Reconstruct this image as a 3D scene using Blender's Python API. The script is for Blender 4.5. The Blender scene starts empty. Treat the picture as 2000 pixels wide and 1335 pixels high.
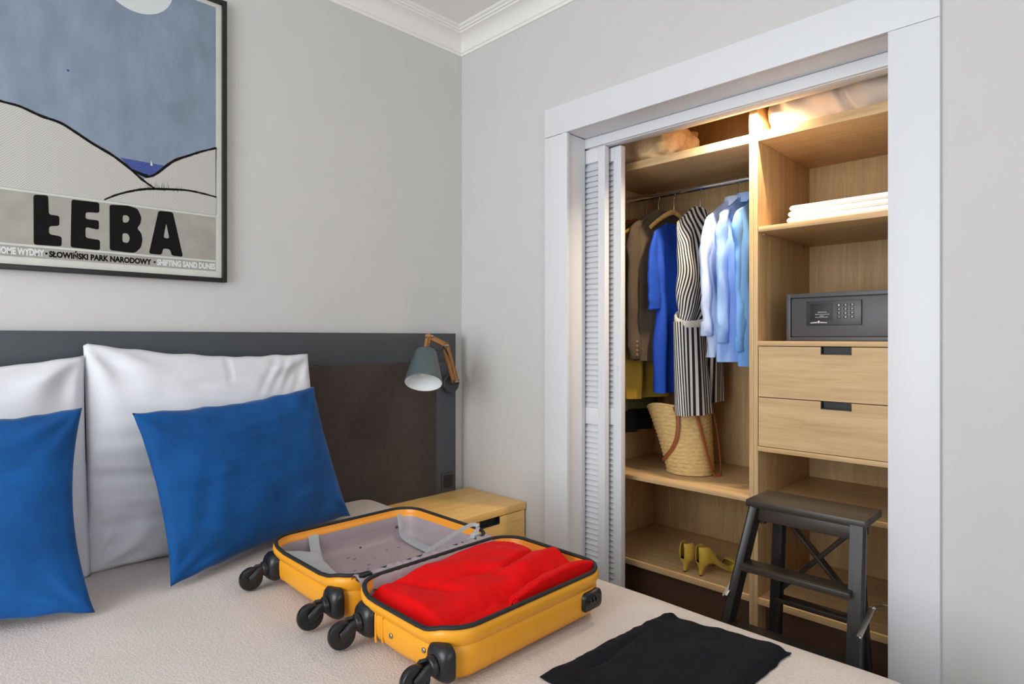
import bpy, bmesh, math, random
from mathutils import Vector, Matrix, noise
random.seed(7)
PI = math.pi
sc = bpy.context.scene
COL = sc.collection

# ---------------------------------------------------------------- camera
F_PX, H_CAM, D_COR = 1190.0, 1.25, 3.0          # focal length (px of 2000), eye height, depth of the room corner
K = D_COR / math.sqrt(2); S0 = (902 - 1000) / F_PX
CX, CY = -K * (1 + S0), -K * (1 - S0)
cam = bpy.data.cameras.new('camera'); cam_o = bpy.data.objects.new('camera', cam); COL.objects.link(cam_o)
cam.sensor_width = 36; cam.lens = F_PX / 2000 * 36; cam.shift_y = -7.5 / 2000; cam.clip_start = .02
cam_o.location = (CX, CY, H_CAM); cam_o.rotation_euler = (PI / 2, 0, -PI / 4)
sc.camera = cam_o

# ---------------------------------------------------------------- world, lights, exposure
w = bpy.data.worlds.new('world'); sc.world = w; w.use_nodes = True
w.node_tree.nodes['Background'].inputs[0].default_value = (.80, .90, 1.0, 1)
w.node_tree.nodes['Background'].inputs[1].default_value = 1.2
sc.view_settings.view_transform = 'Standard'; sc.view_settings.look = 'None'
sc.view_settings.gamma = 1; sc.view_settings.use_curve_mapping = False
sc.view_settings.exposure = -0.09
sc.cycles.max_bounces = 10; sc.cycles.diffuse_bounces = 6
def area(name, loc, rot, sx, sy, power, col):
    l = bpy.data.lights.new(name, 'AREA'); l.shape = 'RECTANGLE'; l.size = sx; l.size_y = sy
    l.energy = power; l.color = col
    o = bpy.data.objects.new(name, l); COL.objects.link(o); o.location = loc; o.rotation_euler = rot
    return o
# daylight through the two windows (outside the frame: left wall and the wall behind the camera)
area('daylight_window_one', (-3.86, -1.5, 1.55), (0, -PI / 2, 0), 1.9, 1.9, 82, (.95, .98, 1.0))
area('daylight_window_two', (-2.2, -4.66, 1.55), (PI / 2, 0, 0), 2.2, 1.9, 24, (.97, .985, 1.0))

# ---------------------------------------------------------------- pixel -> plane helpers (true positions on known planes)
Q = 1 / math.sqrt(2)
def ray(x, y):
    s = (x - 1000) / F_PX
    return ((1 + s) * Q, (1 - s) * Q, -(y - 660) / F_PX)
def onX(x, y, X):
    r = ray(x, y); t = (X - CX) / r[0]; return Vector((X, CY + t * r[1], H_CAM + t * r[2]))
def onY(x, y, Y):
    r = ray(x, y); t = (Y - CY) / r[1]; return Vector((CX + t * r[0], Y, H_CAM + t * r[2]))
def onZ(x, y, Z):
    r = ray(x, y); t = (Z - H_CAM) / r[2]; return Vector((CX + t * r[0], CY + t * r[1], Z))

# ---------------------------------------------------------------- materials
def lin(c):
    c = c / 255.0
    return c / 12.92 if c <= .04045 else ((c + .055) / 1.055) ** 2.4
def rgb(r, g, b): return (lin(r), lin(g), lin(b), 1)
def new_mat(name):
    m = bpy.data.materials.new(name); m.use_nodes = True
    nt = m.node_tree; return m, nt, nt.nodes['Principled BSDF']
def plain(name, col, rough=.6, metal=0, noise_amt=0.0, scale=40, bump=0.0, bscale=None, sheen=0, spec=None, coat=0, stretch=(1, 1, 1)):
    m, nt, b = new_mat(name)
    b.inputs['Base Color'].default_value = col; b.inputs['Roughness'].default_value = rough
    b.inputs['Metallic'].default_value = metal
    if spec is not None: b.inputs['Specular IOR Level'].default_value = spec
    if sheen: b.inputs['Sheen Weight'].default_value = sheen; b.inputs['Sheen Roughness'].default_value = .4
    if coat: b.inputs['Coat Weight'].default_value = coat; b.inputs['Coat Roughness'].default_value = .15
    if noise_amt or bump:
        tc = nt.nodes.new('ShaderNodeTexCoord'); mp = nt.nodes.new('ShaderNodeMapping')
        mp.inputs['Scale'].default_value = stretch; nt.links.new(tc.outputs['Object'], mp.inputs[0])
    if noise_amt:
        n = nt.nodes.new('ShaderNodeTexNoise'); n.inputs['Scale'].default_value = scale; n.inputs['Detail'].default_value = 4
        nt.links.new(mp.outputs[0], n.inputs['Vector'])
        r = nt.nodes.new('ShaderNodeValToRGB')
        r.color_ramp.elements[0].position = .3; r.color_ramp.elements[1].position = .7
        r.color_ramp.elements[0].color = tuple(c * (1 - noise_amt) for c in col[:3]) + (1,)
        r.color_ramp.elements[1].color = tuple(min(1, c * (1 + noise_amt)) for c in col[:3]) + (1,)
        nt.links.new(n.outputs[0], r.inputs[0]); nt.links.new(r.outputs[0], b.inputs['Base Color'])
    if bump:
        n2 = nt.nodes.new('ShaderNodeTexNoise'); n2.inputs['Scale'].default_value = bscale or scale * 3; n2.inputs['Detail'].default_value = 3
        nt.links.new(mp.outputs[0], n2.inputs['Vector'])
        bp = nt.nodes.new('ShaderNodeBump'); bp.inputs['Strength'].default_value = bump; bp.inputs['Distance'].default_value = .002
        nt.links.new(n2.outputs[0], bp.inputs['Height']); nt.links.new(bp.outputs[0], b.inputs['Normal'])
    return m
def wood(name, c0, c1, axis='z', rough=.45, scale=1.0):
    """veneer: long grain along one axis, fine pores and slow colour drift"""
    m, nt, b = new_mat(name); L = nt.links
    tc = nt.nodes.new('ShaderNodeTexCoord'); mp = nt.nodes.new('ShaderNodeMapping')
    s = [22 * scale, 22 * scale, 22 * scale]; s['xyz'.index(axis)] = 1.3 * scale
    mp.inputs['Scale'].default_value = s; L.new(tc.outputs['Object'], mp.inputs[0])
    n = nt.nodes.new('ShaderNodeTexNoise'); n.inputs['Scale'].default_value = 1.6; n.inputs['Detail'].default_value = 7
    n.inputs['Roughness'].default_value = .6; n.inputs['Distortion'].default_value = .8
    L.new(mp.outputs[0], n.inputs['Vector'])
    n2 = nt.nodes.new('ShaderNodeTexNoise'); n2.inputs['Scale'].default_value = 9; n2.inputs['Detail'].default_value = 3
    L.new(mp.outputs[0], n2.inputs['Vector'])
    mx = nt.nodes.new('ShaderNodeMath'); mx.operation = 'MULTIPLY_ADD'; mx.inputs[1].default_value = .35
    L.new(n2.outputs[0], mx.inputs[0]); L.new(n.outputs[0], mx.inputs[2])
    r = nt.nodes.new('ShaderNodeValToRGB'); r.color_ramp.elements[0].position = .45; r.color_ramp.elements[1].position = .9
    r.color_ramp.elements[0].color = c0; r.color_ramp.elements[1].color = c1
    L.new(mx.outputs[0], r.inputs[0]); L.new(r.outputs[0], b.inputs['Base Color'])
    b.inputs['Roughness'].default_value = rough
    bp = nt.nodes.new('ShaderNodeBump'); bp.inputs['Strength'].default_value = .08; bp.inputs['Distance'].default_value = .001
    L.new(mx.outputs[0], bp.inputs['Height']); L.new(bp.outputs[0], b.inputs['Normal'])
    return m
def weave(name, col, scale=260, depth=.25, var=.06, rough=.9, sheen=.2):
    """woven cloth: two crossed fine waves for the threads"""
    m, nt, b = new_mat(name); L = nt.links
    tc = nt.nodes.new('ShaderNodeTexCoord'); hs = []
    for ax in ('X', 'Y'):
        wv = nt.nodes.new('ShaderNodeTexWave'); wv.bands_direction = ax; wv.inputs['Scale'].default_value = scale / 6.0
        wv.inputs['Distortion'].default_value = 1.2; wv.inputs['Detail'].default_value = 1
        L.new(tc.outputs['Object'], wv.inputs['Vector']); hs.append(wv)
    ad = nt.nodes.new('ShaderNodeMath'); L.new(hs[0].outputs['Fac'], ad.inputs[0]); L.new(hs[1].outputs['Fac'], ad.inputs[1])
    n = nt.nodes.new('ShaderNodeTexNoise'); n.inputs['Scale'].default_value = 60; L.new(tc.outputs['Object'], n.inputs['Vector'])
    r = nt.nodes.new('ShaderNodeValToRGB')
    r.color_ramp.elements[0].color = tuple(c * (1 - var) for c in col[:3]) + (1,); r.color_ramp.elements[1].color = tuple(min(1, c * (1 + var)) for c in col[:3]) + (1,)
    r.color_ramp.elements[0].position = .3; r.color_ramp.elements[1].position = .7
    L.new(n.outputs[0], r.inputs[0]); L.new(r.outputs[0], b.inputs['Base Color'])
    bp = nt.nodes.new('ShaderNodeBump'); bp.inputs['Strength'].default_value = depth; bp.inputs['Distance'].default_value = .002
    L.new(ad.outputs[0], bp.inputs['Height']); L.new(bp.outputs[0], b.inputs['Normal'])
    b.inputs['Roughness'].default_value = rough; b.inputs['Sheen Weight'].default_value = sheen
    return m
def stripes(name, ca, cb, period):
    m, nt, b = new_mat(name); L = nt.links
    uv = nt.nodes.new('ShaderNodeUVMap'); sp = nt.nodes.new('ShaderNodeSeparateXYZ'); L.new(uv.outputs[0], sp.inputs[0])
    a = nt.nodes.new('ShaderNodeMath'); a.operation = 'DIVIDE'; a.inputs[1].default_value = period; L.new(sp.outputs[0], a.inputs[0])
    fr = nt.nodes.new('ShaderNodeMath'); fr.operation = 'FRACT'; L.new(a.outputs[0], fr.inputs[0])
    r = nt.nodes.new('ShaderNodeValToRGB'); r.color_ramp.interpolation = 'CONSTANT'
    r.color_ramp.elements[0].color = ca; r.color_ramp.elements[1].color = cb; r.color_ramp.elements[1].position = .5
    L.new(fr.outputs[0], r.inputs[0]); L.new(r.outputs[0], b.inputs['Base Color']); b.inputs['Roughness'].default_value = .85
    return m
def halftone(name, c0, c1, period=.0075):
    """printed dot screen of the dunes"""
    m, nt, b = new_mat(name); L = nt.links
    tc = nt.nodes.new('ShaderNodeTexCoord'); sp = nt.nodes.new('ShaderNodeSeparateXYZ'); L.new(tc.outputs['Object'], sp.inputs[0])
    outs = []
    for k in (0, 2):
        a = nt.nodes.new('ShaderNodeMath'); a.operation = 'MULTIPLY'; a.inputs[1].default_value = 2 * PI / period; L.new(sp.outputs[k], a.inputs[0])
        s = nt.nodes.new('ShaderNodeMath'); s.operation = 'SINE'; L.new(a.outputs[0], s.inputs[0]); outs.append(s)
    mu = nt.nodes.new('ShaderNodeMath'); mu.operation = 'MULTIPLY'; L.new(outs[0].outputs[0], mu.inputs[0]); L.new(outs[1].outputs[0], mu.inputs[1])
    r = nt.nodes.new('ShaderNodeValToRGB'); r.color_ramp.elements[0].color = c1; r.color_ramp.elements[1].color = c0
    r.color_ramp.elements[0].position = .25; r.color_ramp.elements[1].position = .6
    L.new(mu.outputs[0], r.inputs[0]); L.new(r.outputs[0], b.inputs['Base Color']); b.inputs['Roughness'].default_value = .55
    return m
def lining_mat(name, col, mark):
    m = plain(name, col, .5, noise_amt=.06, scale=9, bump=.5, bscale=26, stretch=(1, 1, 3)); nt = m.node_tree; L = nt.links; b = nt.nodes['Principled BSDF']
    src = b.inputs['Base Color'].links[0].from_socket
    tc = nt.nodes.new('ShaderNodeTexCoord'); vo = nt.nodes.new('ShaderNodeTexVoronoi'); vo.inputs['Scale'].default_value = 24; vo.inputs['Randomness'].default_value = .55
    mp = nt.nodes.new('ShaderNodeMapping'); mp.inputs['Scale'].default_value = (.8, 1.3, 1.0); L.new(tc.outputs['Object'], mp.inputs[0]); L.new(mp.outputs[0], vo.inputs['Vector'])
    lt = nt.nodes.new('ShaderNodeMath'); lt.operation = 'LESS_THAN'; lt.inputs[1].default_value = .11; L.new(vo.outputs['Distance'], lt.inputs[0])
    mx = nt.nodes.new('ShaderNodeMixRGB'); mx.inputs[2].default_value = mark; L.new(lt.outputs[0], mx.inputs[0]); L.new(src, mx.inputs[1]); L.new(mx.outputs[0], b.inputs['Base Color'])
    return m
def emit(name, col, strength):
    m, nt, b = new_mat(name); b.inputs['Emission Color'].default_value = col; b.inputs['Emission Strength'].default_value = strength
    b.inputs['Base Color'].default_value = col
    return m

OAK0, OAK1 = rgb(190, 154, 106), rgb(218, 186, 140)
M = dict(
    wall=plain('linen_wallpaper', rgb(205, 204, 202), .9, bump=.12, noise_amt=.012, scale=7, bscale=420),
    white=plain('white_paint', rgb(220, 222, 226), .45),
    ceil=plain('ceiling_paint', rgb(236, 234, 231), .9),
    floor=wood('dark_floor_wood', rgb(58, 40, 28), rgb(92, 66, 46), 'y', .4),
    oak_x=wood('oak_grain_x', OAK0, OAK1, 'x'), oak_y=wood('oak_grain_y', OAK0, OAK1, 'y'), oak_z=wood('oak_grain_z', OAK0, OAK1, 'z'),
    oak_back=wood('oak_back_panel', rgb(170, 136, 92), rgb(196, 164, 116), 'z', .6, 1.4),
    gold_oak=wood('nightstand_oak', rgb(230, 176, 96), rgb(248, 206, 130), 'x', .4), gold_oak_y=wood('nightstand_oak_y', rgb(230, 176, 96), rgb(248, 206, 130), 'y', .4),
    arm_wood=wood('lamp_arm_wood', rgb(158, 104, 54), rgb(198, 146, 90), 'z', .5, 3),
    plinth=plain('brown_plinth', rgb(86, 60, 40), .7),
    black_gap=plain('black_recess', rgb(24, 25, 28), .5),
    slate=plain('slate_lacquer', rgb(66, 70, 76), .45),
    brown_felt=weave('brown_felt', rgb(56, 46, 42), 500, .3, .12),
    frame=plain('black_frame', rgb(22, 22, 23), .4),
    paper=plain('aged_paper', rgb(203, 205, 196), .6, noise_amt=.05, scale=14),
    sky=plain('printed_sky', rgb(126, 140, 158), .55, noise_amt=.14, scale=16, stretch=(1, 1, .5)), moon=plain('printed_moon', rgb(206, 212, 212), .6),
    sea=plain('printed_sea', rgb(58, 76, 142), .55, noise_amt=.25, scale=60, stretch=(1, 1, 6)),
    dune=halftone('printed_dune', rgb(212, 210, 202), rgb(176, 174, 168)), band=plain('printed_band', rgb(158, 155, 147), .6, noise_amt=.10, scale=18),
    ink=plain('printed_ink', rgb(24, 21, 21), .8, spec=.1), inkw=plain('printed_white_ink', rgb(214, 218, 218), .6),
    cotton=plain('white_cotton', rgb(216, 217, 222), .85, sheen=.05, bump=.05, bscale=300),
    velvet=plain('blue_velvet', rgb(14, 76, 138), .8, noise_amt=.24, scale=8, sheen=.12, spec=.2),
    spread=plain('cream_waffle_spread', rgb(203, 193, 187), .95, noise_amt=.05, scale=170, bump=.9, bscale=210),
    yellow=plain('yellow_polycarbonate', rgb(222, 152, 34), .36, spec=.4), yellow_in=plain('yellow_rim', rgb(232, 150, 44), .35),
    lining=lining_mat('mauve_grey_lining', rgb(156, 142, 148), rgb(70, 66, 92)),
    strap=plain('grey_webbing', rgb(176, 180, 184), .7), black_pl=plain('black_plastic', rgb(22, 23, 25), .35), rubber=plain('wheel_rubber', rgb(20, 20, 21), .25),
    zipper=plain('black_zipper_tape', rgb(24, 24, 26), .75), chrome=plain('chrome', rgb(210, 210, 212), .18, 1), steel=plain('brushed_steel', rgb(170, 168, 164), .35, 1),
    red=plain('red_knit', rgb(210, 10, 12), .9, noise_amt=.06, scale=30, sheen=.02, spec=.12, bump=.25, bscale=500),
    black_knit=plain('black_jersey', rgb(20, 19, 23), .95, noise_amt=.15, scale=30, sheen=.02, spec=.15, bump=.2, bscale=300),
    safe=plain('graphite_safe', rgb(74, 74, 78), .42, bump=.04, bscale=700), safe_dark=plain('safe_panel', rgb(48, 49, 53), .35),
    stool=wood('black_stained_wood', rgb(32, 29, 27), rgb(58, 50, 43), 'y', .38),
    stool_z=wood('black_stained_wood_z', rgb(27, 27, 29), rgb(48, 46, 46), 'z', .38),
    shade=plain('lamp_shade_paint', rgb(74, 88, 92), .5), shade_in=plain('lamp_shade_white', rgb(235, 238, 240), .5), lampbase=plain('lamp_base_paint', rgb(58, 60, 62), .5),
    shoe=plain('mustard_suede', rgb(206, 172, 62), .75, sheen=.2), shoe_in=plain('shoe_insole', rgb(130, 96, 60), .7), dark=plain('dark_tip', rgb(50, 40, 30), .6),
    straw=plain('straw', rgb(216, 182, 122), .85, noise_amt=.18, scale=50, bump=.8, bscale=160, stretch=(1, 1, 3)), leather=plain('tan_leather', rgb(150, 82, 44), .5),
    shirt_a=plain('pale_blue_shirt', rgb(190, 206, 236), .85), shirt_b=plain('mid_blue_shirt', rgb(150, 186, 238), .85), shirt_c=plain('sky_blue_shirt', rgb(110, 164, 232), .85),
    blue_dress=plain('cobalt_dress', rgb(8, 66, 170), .8), brown_wool=plain('brown_wool', rgb(82, 68, 52), .9, noise_amt=.08, scale=60), yellow_knit=plain('mustard_knit', rgb(186, 148, 50), .9),
    black_cloth=plain('black_cloth', rgb(20, 20, 24), .9), olive=plain('olive_cloth', rgb(92, 96, 62), .9), stripe=stripes('striped_cotton', rgb(28, 26, 30), rgb(228, 222, 214), .0195),
    belt=plain('cream_belt', rgb(232, 222, 206), .8, bump=.8, bscale=240), hanger=wood('hanger_wood', rgb(170, 122, 66), rgb(214, 172, 112), 'x', .45, 3), hanger_red=wood('red_hanger_wood', rgb(130, 66, 34), rgb(170, 96, 52), 'x', .45, 3),
    fluff=plain('cream_fleece', rgb(236, 208, 160), .95, noise_amt=.08, scale=40, sheen=.5, bump=1, bscale=90), satin=plain('cream_satin_bedding', rgb(240, 232, 222), .5, sheen=.1),
    linen=plain('white_bed_linen', rgb(244, 240, 236), .85), led=emit('warm_led', (1, .74, .42, 1), 3.0),
    sheer=plain('window_frame_paint', rgb(235, 235, 235), .5),
)
M['glass'] = plain('window_glass', (1, 1, 1, 1), .02); M['glass'].node_tree.nodes['Principled BSDF'].inputs['Transmission Weight'].default_value = 1

# ---------------------------------------------------------------- mesh helpers
def origin_of(p):
    o = Vector((0, 0, 0))
    while p is not None: o += p.location; p = p.parent
    return o
def tag(o, label, cat, group=None):
    o['label'] = label; o['category'] = cat
    if group: o['group'] = group
    return o
def struct(o): o['kind'] = 'structure'; return o
def thing(name, loc, label, cat, group=None):
    o = bpy.data.objects.new(name, None); COL.objects.link(o); o.location = loc; o.empty_display_size = .05
    return tag(o, label, cat, group)
def obj(name, verts, faces, mat, parent=None, smooth=True, angle=40, base=None, uvs=None, mats=None, midx=None):
    """verts are world coordinates; the object's origin is its parent's, or base"""
    off = origin_of(parent) if parent is not None else Vector(base or (0, 0, 0))
    me = bpy.data.meshes.new(name)
    me.from_pydata([tuple(Vector(v) - off) for v in verts], [], faces); me.update()
    bm = bmesh.new(); bm.from_mesh(me); bmesh.ops.recalc_face_normals(bm, faces=bm.faces); bm.to_mesh(me); bm.free()
    if mats:
        for m_ in mats: me.materials.append(m_)
        for p, i in zip(me.polygons, midx): p.material_index = i
    else: me.materials.append(mat)
    if smooth: me.shade_smooth(); me.set_sharp_from_angle(angle=math.radians(angle))
    if uvs:
        uvl = me.uv_layers.new(name='UVMap')
        for lp in me.loops: uvl.data[lp.index].uv = uvs[lp.vertex_index]
    o = bpy.data.objects.new(name, me); COL.objects.link(o)
    if parent is not None: o.parent = parent
    elif base: o.location = base
    return o
class MB:
    def __init__(s): s.v = []; s.f = []; s.m = []
    def add(s, v, f, mi=0):
        n = len(s.v); s.v += [Vector(p) for p in v]; s.f += [[i + n for i in q] for q in f]; s.m += [mi] * len(f); return s
    def bm(s, b, mi=0):
        b.verts.index_update(); s.add([v.co.copy() for v in b.verts], [[v.index for v in f.verts] for f in b.faces], mi); b.free(); return s
    def box(s, x0, x1, y0, y1, z0, z1, bev=.0015, mi=0, seg=2):
        b = bmesh.new(); bmesh.ops.create_cube(b, size=1)
        for v in b.verts: v.co = ((x0 + x1) / 2 + v.co.x * (x1 - x0), (y0 + y1) / 2 + v.co.y * (y1 - y0), (z0 + z1) / 2 + v.co.z * (z1 - z0))
        if bev: bmesh.ops.bevel(b, geom=list(b.edges), offset=bev, segments=seg, profile=.6, affect='EDGES')
        return s.bm(b, mi)
    def beam(s, p0, p1, wx, wy, up=(0, 0, 1), bev=.002, mi=0):
        """rectangular bar from p0 to p1; wx across, wy along 'up' side"""
        p0, p1 = Vector(p0), Vector(p1); z = (p1 - p0); L = z.length; z.normalize()
        x = Vector(up).cross(z)
        if x.length < 1e-4: x = Vector((1, 0, 0)).cross(z)
        x.normalize(); y = z.cross(x)
        b = bmesh.new(); bmesh.ops.create_cube(b, size=1)
        for v in b.verts: v.co = (p0 + p1) / 2 + x * v.co.x * wx + y * v.co.y * wy + z * v.co.z * L
        if bev: bmesh.ops.bevel(b, geom=list(b.edges), offset=bev, segments=2, profile=.6, affect='EDGES')
        return s.bm(b, mi)
    def tube(s, pts, r, n=10, closed=False, cap=True, mi=0, flat=None, upv=None):
        """sweep a circle (or flat ellipse r x flat) along points"""
        pts = [Vector(p) for p in pts]; N = len(pts); rings = []; prev = None
        for i, p in enumerate(pts):
            if closed: t = pts[(i + 1) % N] - pts[i - 1]
            else: t = pts[min(i + 1, N - 1)] - pts[max(i - 1, 0)]
            t.normalize()
            if upv is not None: a = Vector(upv)
            else: a = prev if prev is not None else (Vector((0, 0, 1)) if abs(t.z) < .9 else Vector((1, 0, 0)))
            a = a - t * a.dot(t)
            if a.length < 1e-5: a = t.orthogonal()
            a.normalize(); bb = t.cross(a); prev = a
            ri = r[i] if isinstance(r, (list, tuple)) else r
            fl = ri if flat is None else (flat[i] if isinstance(flat, (list, tuple)) else flat)
            rings.append([p + a * math.cos(2 * PI * k / n) * ri + bb * math.sin(2 * PI * k / n) * fl for k in range(n)])
        v = [q for rg in rings for q in rg]; f = []
        for i in range(N if closed else N - 1):
            j = (i + 1) % N
            for k in range(n): f.append([i * n + k, i * n + (k + 1) % n, j * n + (k + 1) % n, j * n + k])
        if cap and not closed: f.append(list(range(n))[::-1]); f.append([(N - 1) * n + k for k in range(n)])
        return s.add(v, f, mi)
    def loft(s, rings, cap0=True, cap1=True, mi=0):
        n = len(rings[0]); v = [q for rg in rings for q in rg]; f = []
        for i in range(len(rings) - 1):
            for k in range(n): f.append([i * n + k, i * n + (k + 1) % n, (i + 1) * n + (k + 1) % n, (i + 1) * n + k])
        if cap0: f.append(list(range(n))[::-1])
        if cap1: f.append([(len(rings) - 1) * n + k for k in range(n)])
        return s.add(v, f, mi)
    def disc(s, c, axis, r, h, n=24, bev=.0015, r2=None, mi=0):
        """short cylinder / cone frustum from c along axis, rounded rim"""
        axis = Vector(axis).normalized(); a = axis.orthogonal().normalized(); b = axis.cross(a); c = Vector(c)
        r2 = r if r2 is None else r2
        prof = [(r - bev, 0), (r, bev), (r2, h - bev), (r2 - bev, h)]
        return s.loft([[c + axis * z + a * math.cos(2 * PI * k / n) * q + b * math.sin(2 * PI * k / n) * q for k in range(n)] for q, z in prof], mi=mi)
    def grid(s, fn, nu, nv, mi=0):
        v = [fn(i / nu, j / nv) for j in range(nv + 1) for i in range(nu + 1)]
        f = [[j * (nu + 1) + i, j * (nu + 1) + i + 1, (j + 1) * (nu + 1) + i + 1, (j + 1) * (nu + 1) + i] for j in range(nv) for i in range(nu)]
        return s.add(v, f, mi)
    def build(s, name, mat, parent=None, **k):
        if isinstance(mat, (list, tuple)): return obj(name, s.v, s.f, None, parent, mats=mat, midx=s.m, **k)
        return obj(name, s.v, s.f, mat, parent, **k)
def bx(name, x0, x1, y0, y1, z0, z1, mat, parent=None, bev=.0015, **k):
    return MB().box(min(x0, x1), max(x0, x1), min(y0, y1), max(y0, y1), min(z0, z1), max(z0, z1), bev).build(name, mat, parent, **k)
def nz(x, y=0, z=0): return noise.noise(Vector((x, y, z)))
def sm(a, b, x):
    t = max(0, min(1, (x - a) / (b - a))); return t * t * (3 - 2 * t)
def spline(pts, n):
    """Catmull-Rom through pts"""
    P = [Vector(p) for p in pts]; P = [2 * P[0] - P[1]] + P + [2 * P[-1] - P[-2]]; out = []
    for i in range(1, len(P) - 2):
        for k in range(n):
            t = k / n; a, b, c, d = P[i - 1], P[i], P[i + 1], P[i + 2]
            out.append(.5 * ((2 * b) + (c - a) * t + (2 * a - 5 * b + 4 * c - d) * t * t + (3 * b - a - 3 * c + d) * t ** 3))
    out.append(P[-2]); return out
def prism(poly, a0, a1, plane='x'):
    """extrude a polygon given in the other two axes between a0 and a1"""
    n = len(poly)
    def mk(a, p): return {'x': (a, p[0], p[1]), 'y': (p[0], a, p[1]), 'z': (p[0], p[1], a)}[plane]
    v = [mk(a0, p) for p in poly] + [mk(a1, p) for p in poly]
    f = [list(range(n))[::-1], [n + i for i in range(n)]] + [[i, (i + 1) % n, n + (i + 1) % n, n + i] for i in range(n)]
    return v, f

# ================================================================ THE ROOM
ZC = 2.7225; XW, YW = -3.9, -4.7
struct(bx('floor', XW - .1, .95, YW - .1, .1, -.06, 0, M['floor'], bev=0))
struct(bx('ceiling', XW - .1, .95, YW - .1, .1, ZC, ZC + .08, M['ceil'], bev=0))
struct(bx('wall_back', XW - .1, .1, 0, .1, 0, ZC, M['wall'], bev=0))
YL, YR, ZH = -.676, -1.8387, 2.097                # clear opening of the closet
b = MB(); b.box(0, .1, YL + .01, 0, 0, ZC, 0); b.box(0, .1, YR - .01, YL + .01, ZH + .01, ZC, 0); b.box(0, .1, YW, YR - .01, 0, ZC, 0)
struct(b.build('wall_right', M['wall']))
def wall_with_window(name, axis, pos, a0, a1, w0, w1, z0, z1):
    b = MB()
    def bb(p0, p1, q0, q1):
        if axis == 'x': b.box(pos - .1, pos, p0, p1, q0, q1, 0)
        else: b.box(p0, p1, pos - .1, pos, q0, q1, 0)
    bb(a0, w0, 0, ZC); bb(w1, a1, 0, ZC); bb(w0, w1, 0, z0); bb(w0, w1, z1, ZC)
    return struct(b.build(name, M['wall']))
wall_with_window('wall_left', 'x', XW, YW, 0, -2.5, -.5, .6, 2.5)
wall_with_window('wall_front', 'y', YW, XW, 0, -3.35, -1.05, .6, 2.5)
def window(name, axis, pos, w0, w1, z0, z1):
    b = MB(); t = .05
    def bb(p0, p1, q0, q1, dd=.03):
        if axis == 'x': b.box(pos - dd, pos + dd, p0, p1, q0, q1, .003)
        else: b.box(p0, p1, pos - dd, pos + dd, q0, q1, .003)
    bb(w0, w0 + t, z0, z1); bb(w1 - t, w1, z0, z1); bb(w0, w1, z0, z0 + t); bb(w0, w1, z1 - t, z1); mid = (w0 + w1) / 2; bb(mid - .03, mid + .03, z0, z1)
    wf = struct(b.build(name, M['sheer']))
    for k, (p0, p1) in enumerate(((w0 + t, mid - .03), (mid + .03, w1 - t))):
        g = MB()
        if axis == 'x': g.box(pos - .004, pos + .004, p0, p1, z0 + t, z1 - t, 0)
        else: g.box(p0, p1, pos - .004, pos + .004, z0 + t, z1 - t, 0)
        g.build('pane', M['glass'], wf)
window('window_1', 'x', XW - .06, -2.5, -.5, .6, 2.5)
window('window_2', 'y', YW - .06, -3.35, -1.05, .6, 2.5)
# cornice on the back and the right wall, mitred in the corner
prof = [(0, -.092), (.007, -.092), (.009, -.086), (.009, -.081), (.014, -.079)]
for k in range(1, 9):
    t = k / 9 * PI / 2; prof.append((.014 + .058 * (1 - math.cos(t)), -.079 + .056 * math.sin(t)))
prof += [(.073, -.022), (.073, -.016), (.084, -.0145), (.086, -.009), (.094, -.008), (.1, -.004), (.1, 0), (0, 0)]
def cornice(name, wallname):
    n = len(prof)
    if wallname == 'back': A = [(XW, -o, ZC + z) for o, z in prof]; B = [(-o, -o, ZC + z) for o, z in prof]
    else: A = [(-o, -o, ZC + z) for o, z in prof]; B = [(-o, YW, ZC + z) for o, z in prof]
    f = [[i, (i + 1) % n, n + (i + 1) % n, n + i] for i in range(n)]
    return struct(obj(name, A + B, f, M['ceil'], angle=25))
cornice('trim_1', 'back'); cornice('trim_2', 'right')
struct(bx('baseboard_right', -.015, 0, -.56, -.46, 0, .1, M['white'])); struct(bx('baseboard_back', XW, -2.75, -.015, 0, 0, .1, M['white']))
struct(bx('baseboard_left', XW, XW + .015, YW, 0, 0, .1, M['white'])); struct(bx('baseboard_front', XW, 0, YW, YW + .015, 0, .1, M['white']))
# white casing round the closet opening: two legs, a head across them, jamb linings behind
struct(bx('trim_3', -.018, 0, -.5636, -.6864, 0, 2.0955, M['white'], bev=.002))
struct(bx('trim_4', -.018, 0, -1.8387, -1.9587, 0, 2.0965, M['white'], bev=.002))
struct(bx('trim_5', -.0185, 0, -.5636, -1.9587, 2.0975, 2.2165, M['white'], bev=.002))
struct(bx('trim_6', -.017, .115, YL, YL + .02, 0, ZH, M['white'], bev=.001))
struct(bx('trim_7', -.017, .26, YR, YR - .02, 0, ZH, M['white'], bev=.001))
struct(bx('trim_8', -.017, .30, YL, YR - .02, ZH + .002, ZH + .03, M['white'], bev=.001))
track = struct(bx('trim_9', .115, .178, -.674, YR, 2.0575, 2.0975, M['white'], bev=.0015))
MB().box(.128, .142, -.69, YR, 2.0553, 2.0585, .0005).build('track_guide', M['white'], track)
b = MB(); b.box(.88, .94, -2.4, -.1, 0, ZC, 0); b.box(.1, .94, -.16, -.1, 0, ZC, 0); b.box(.1, .94, -2.4, -2.34, 0, ZC, 0)
struct(b.build('wall_closet', M['wall']))

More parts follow.
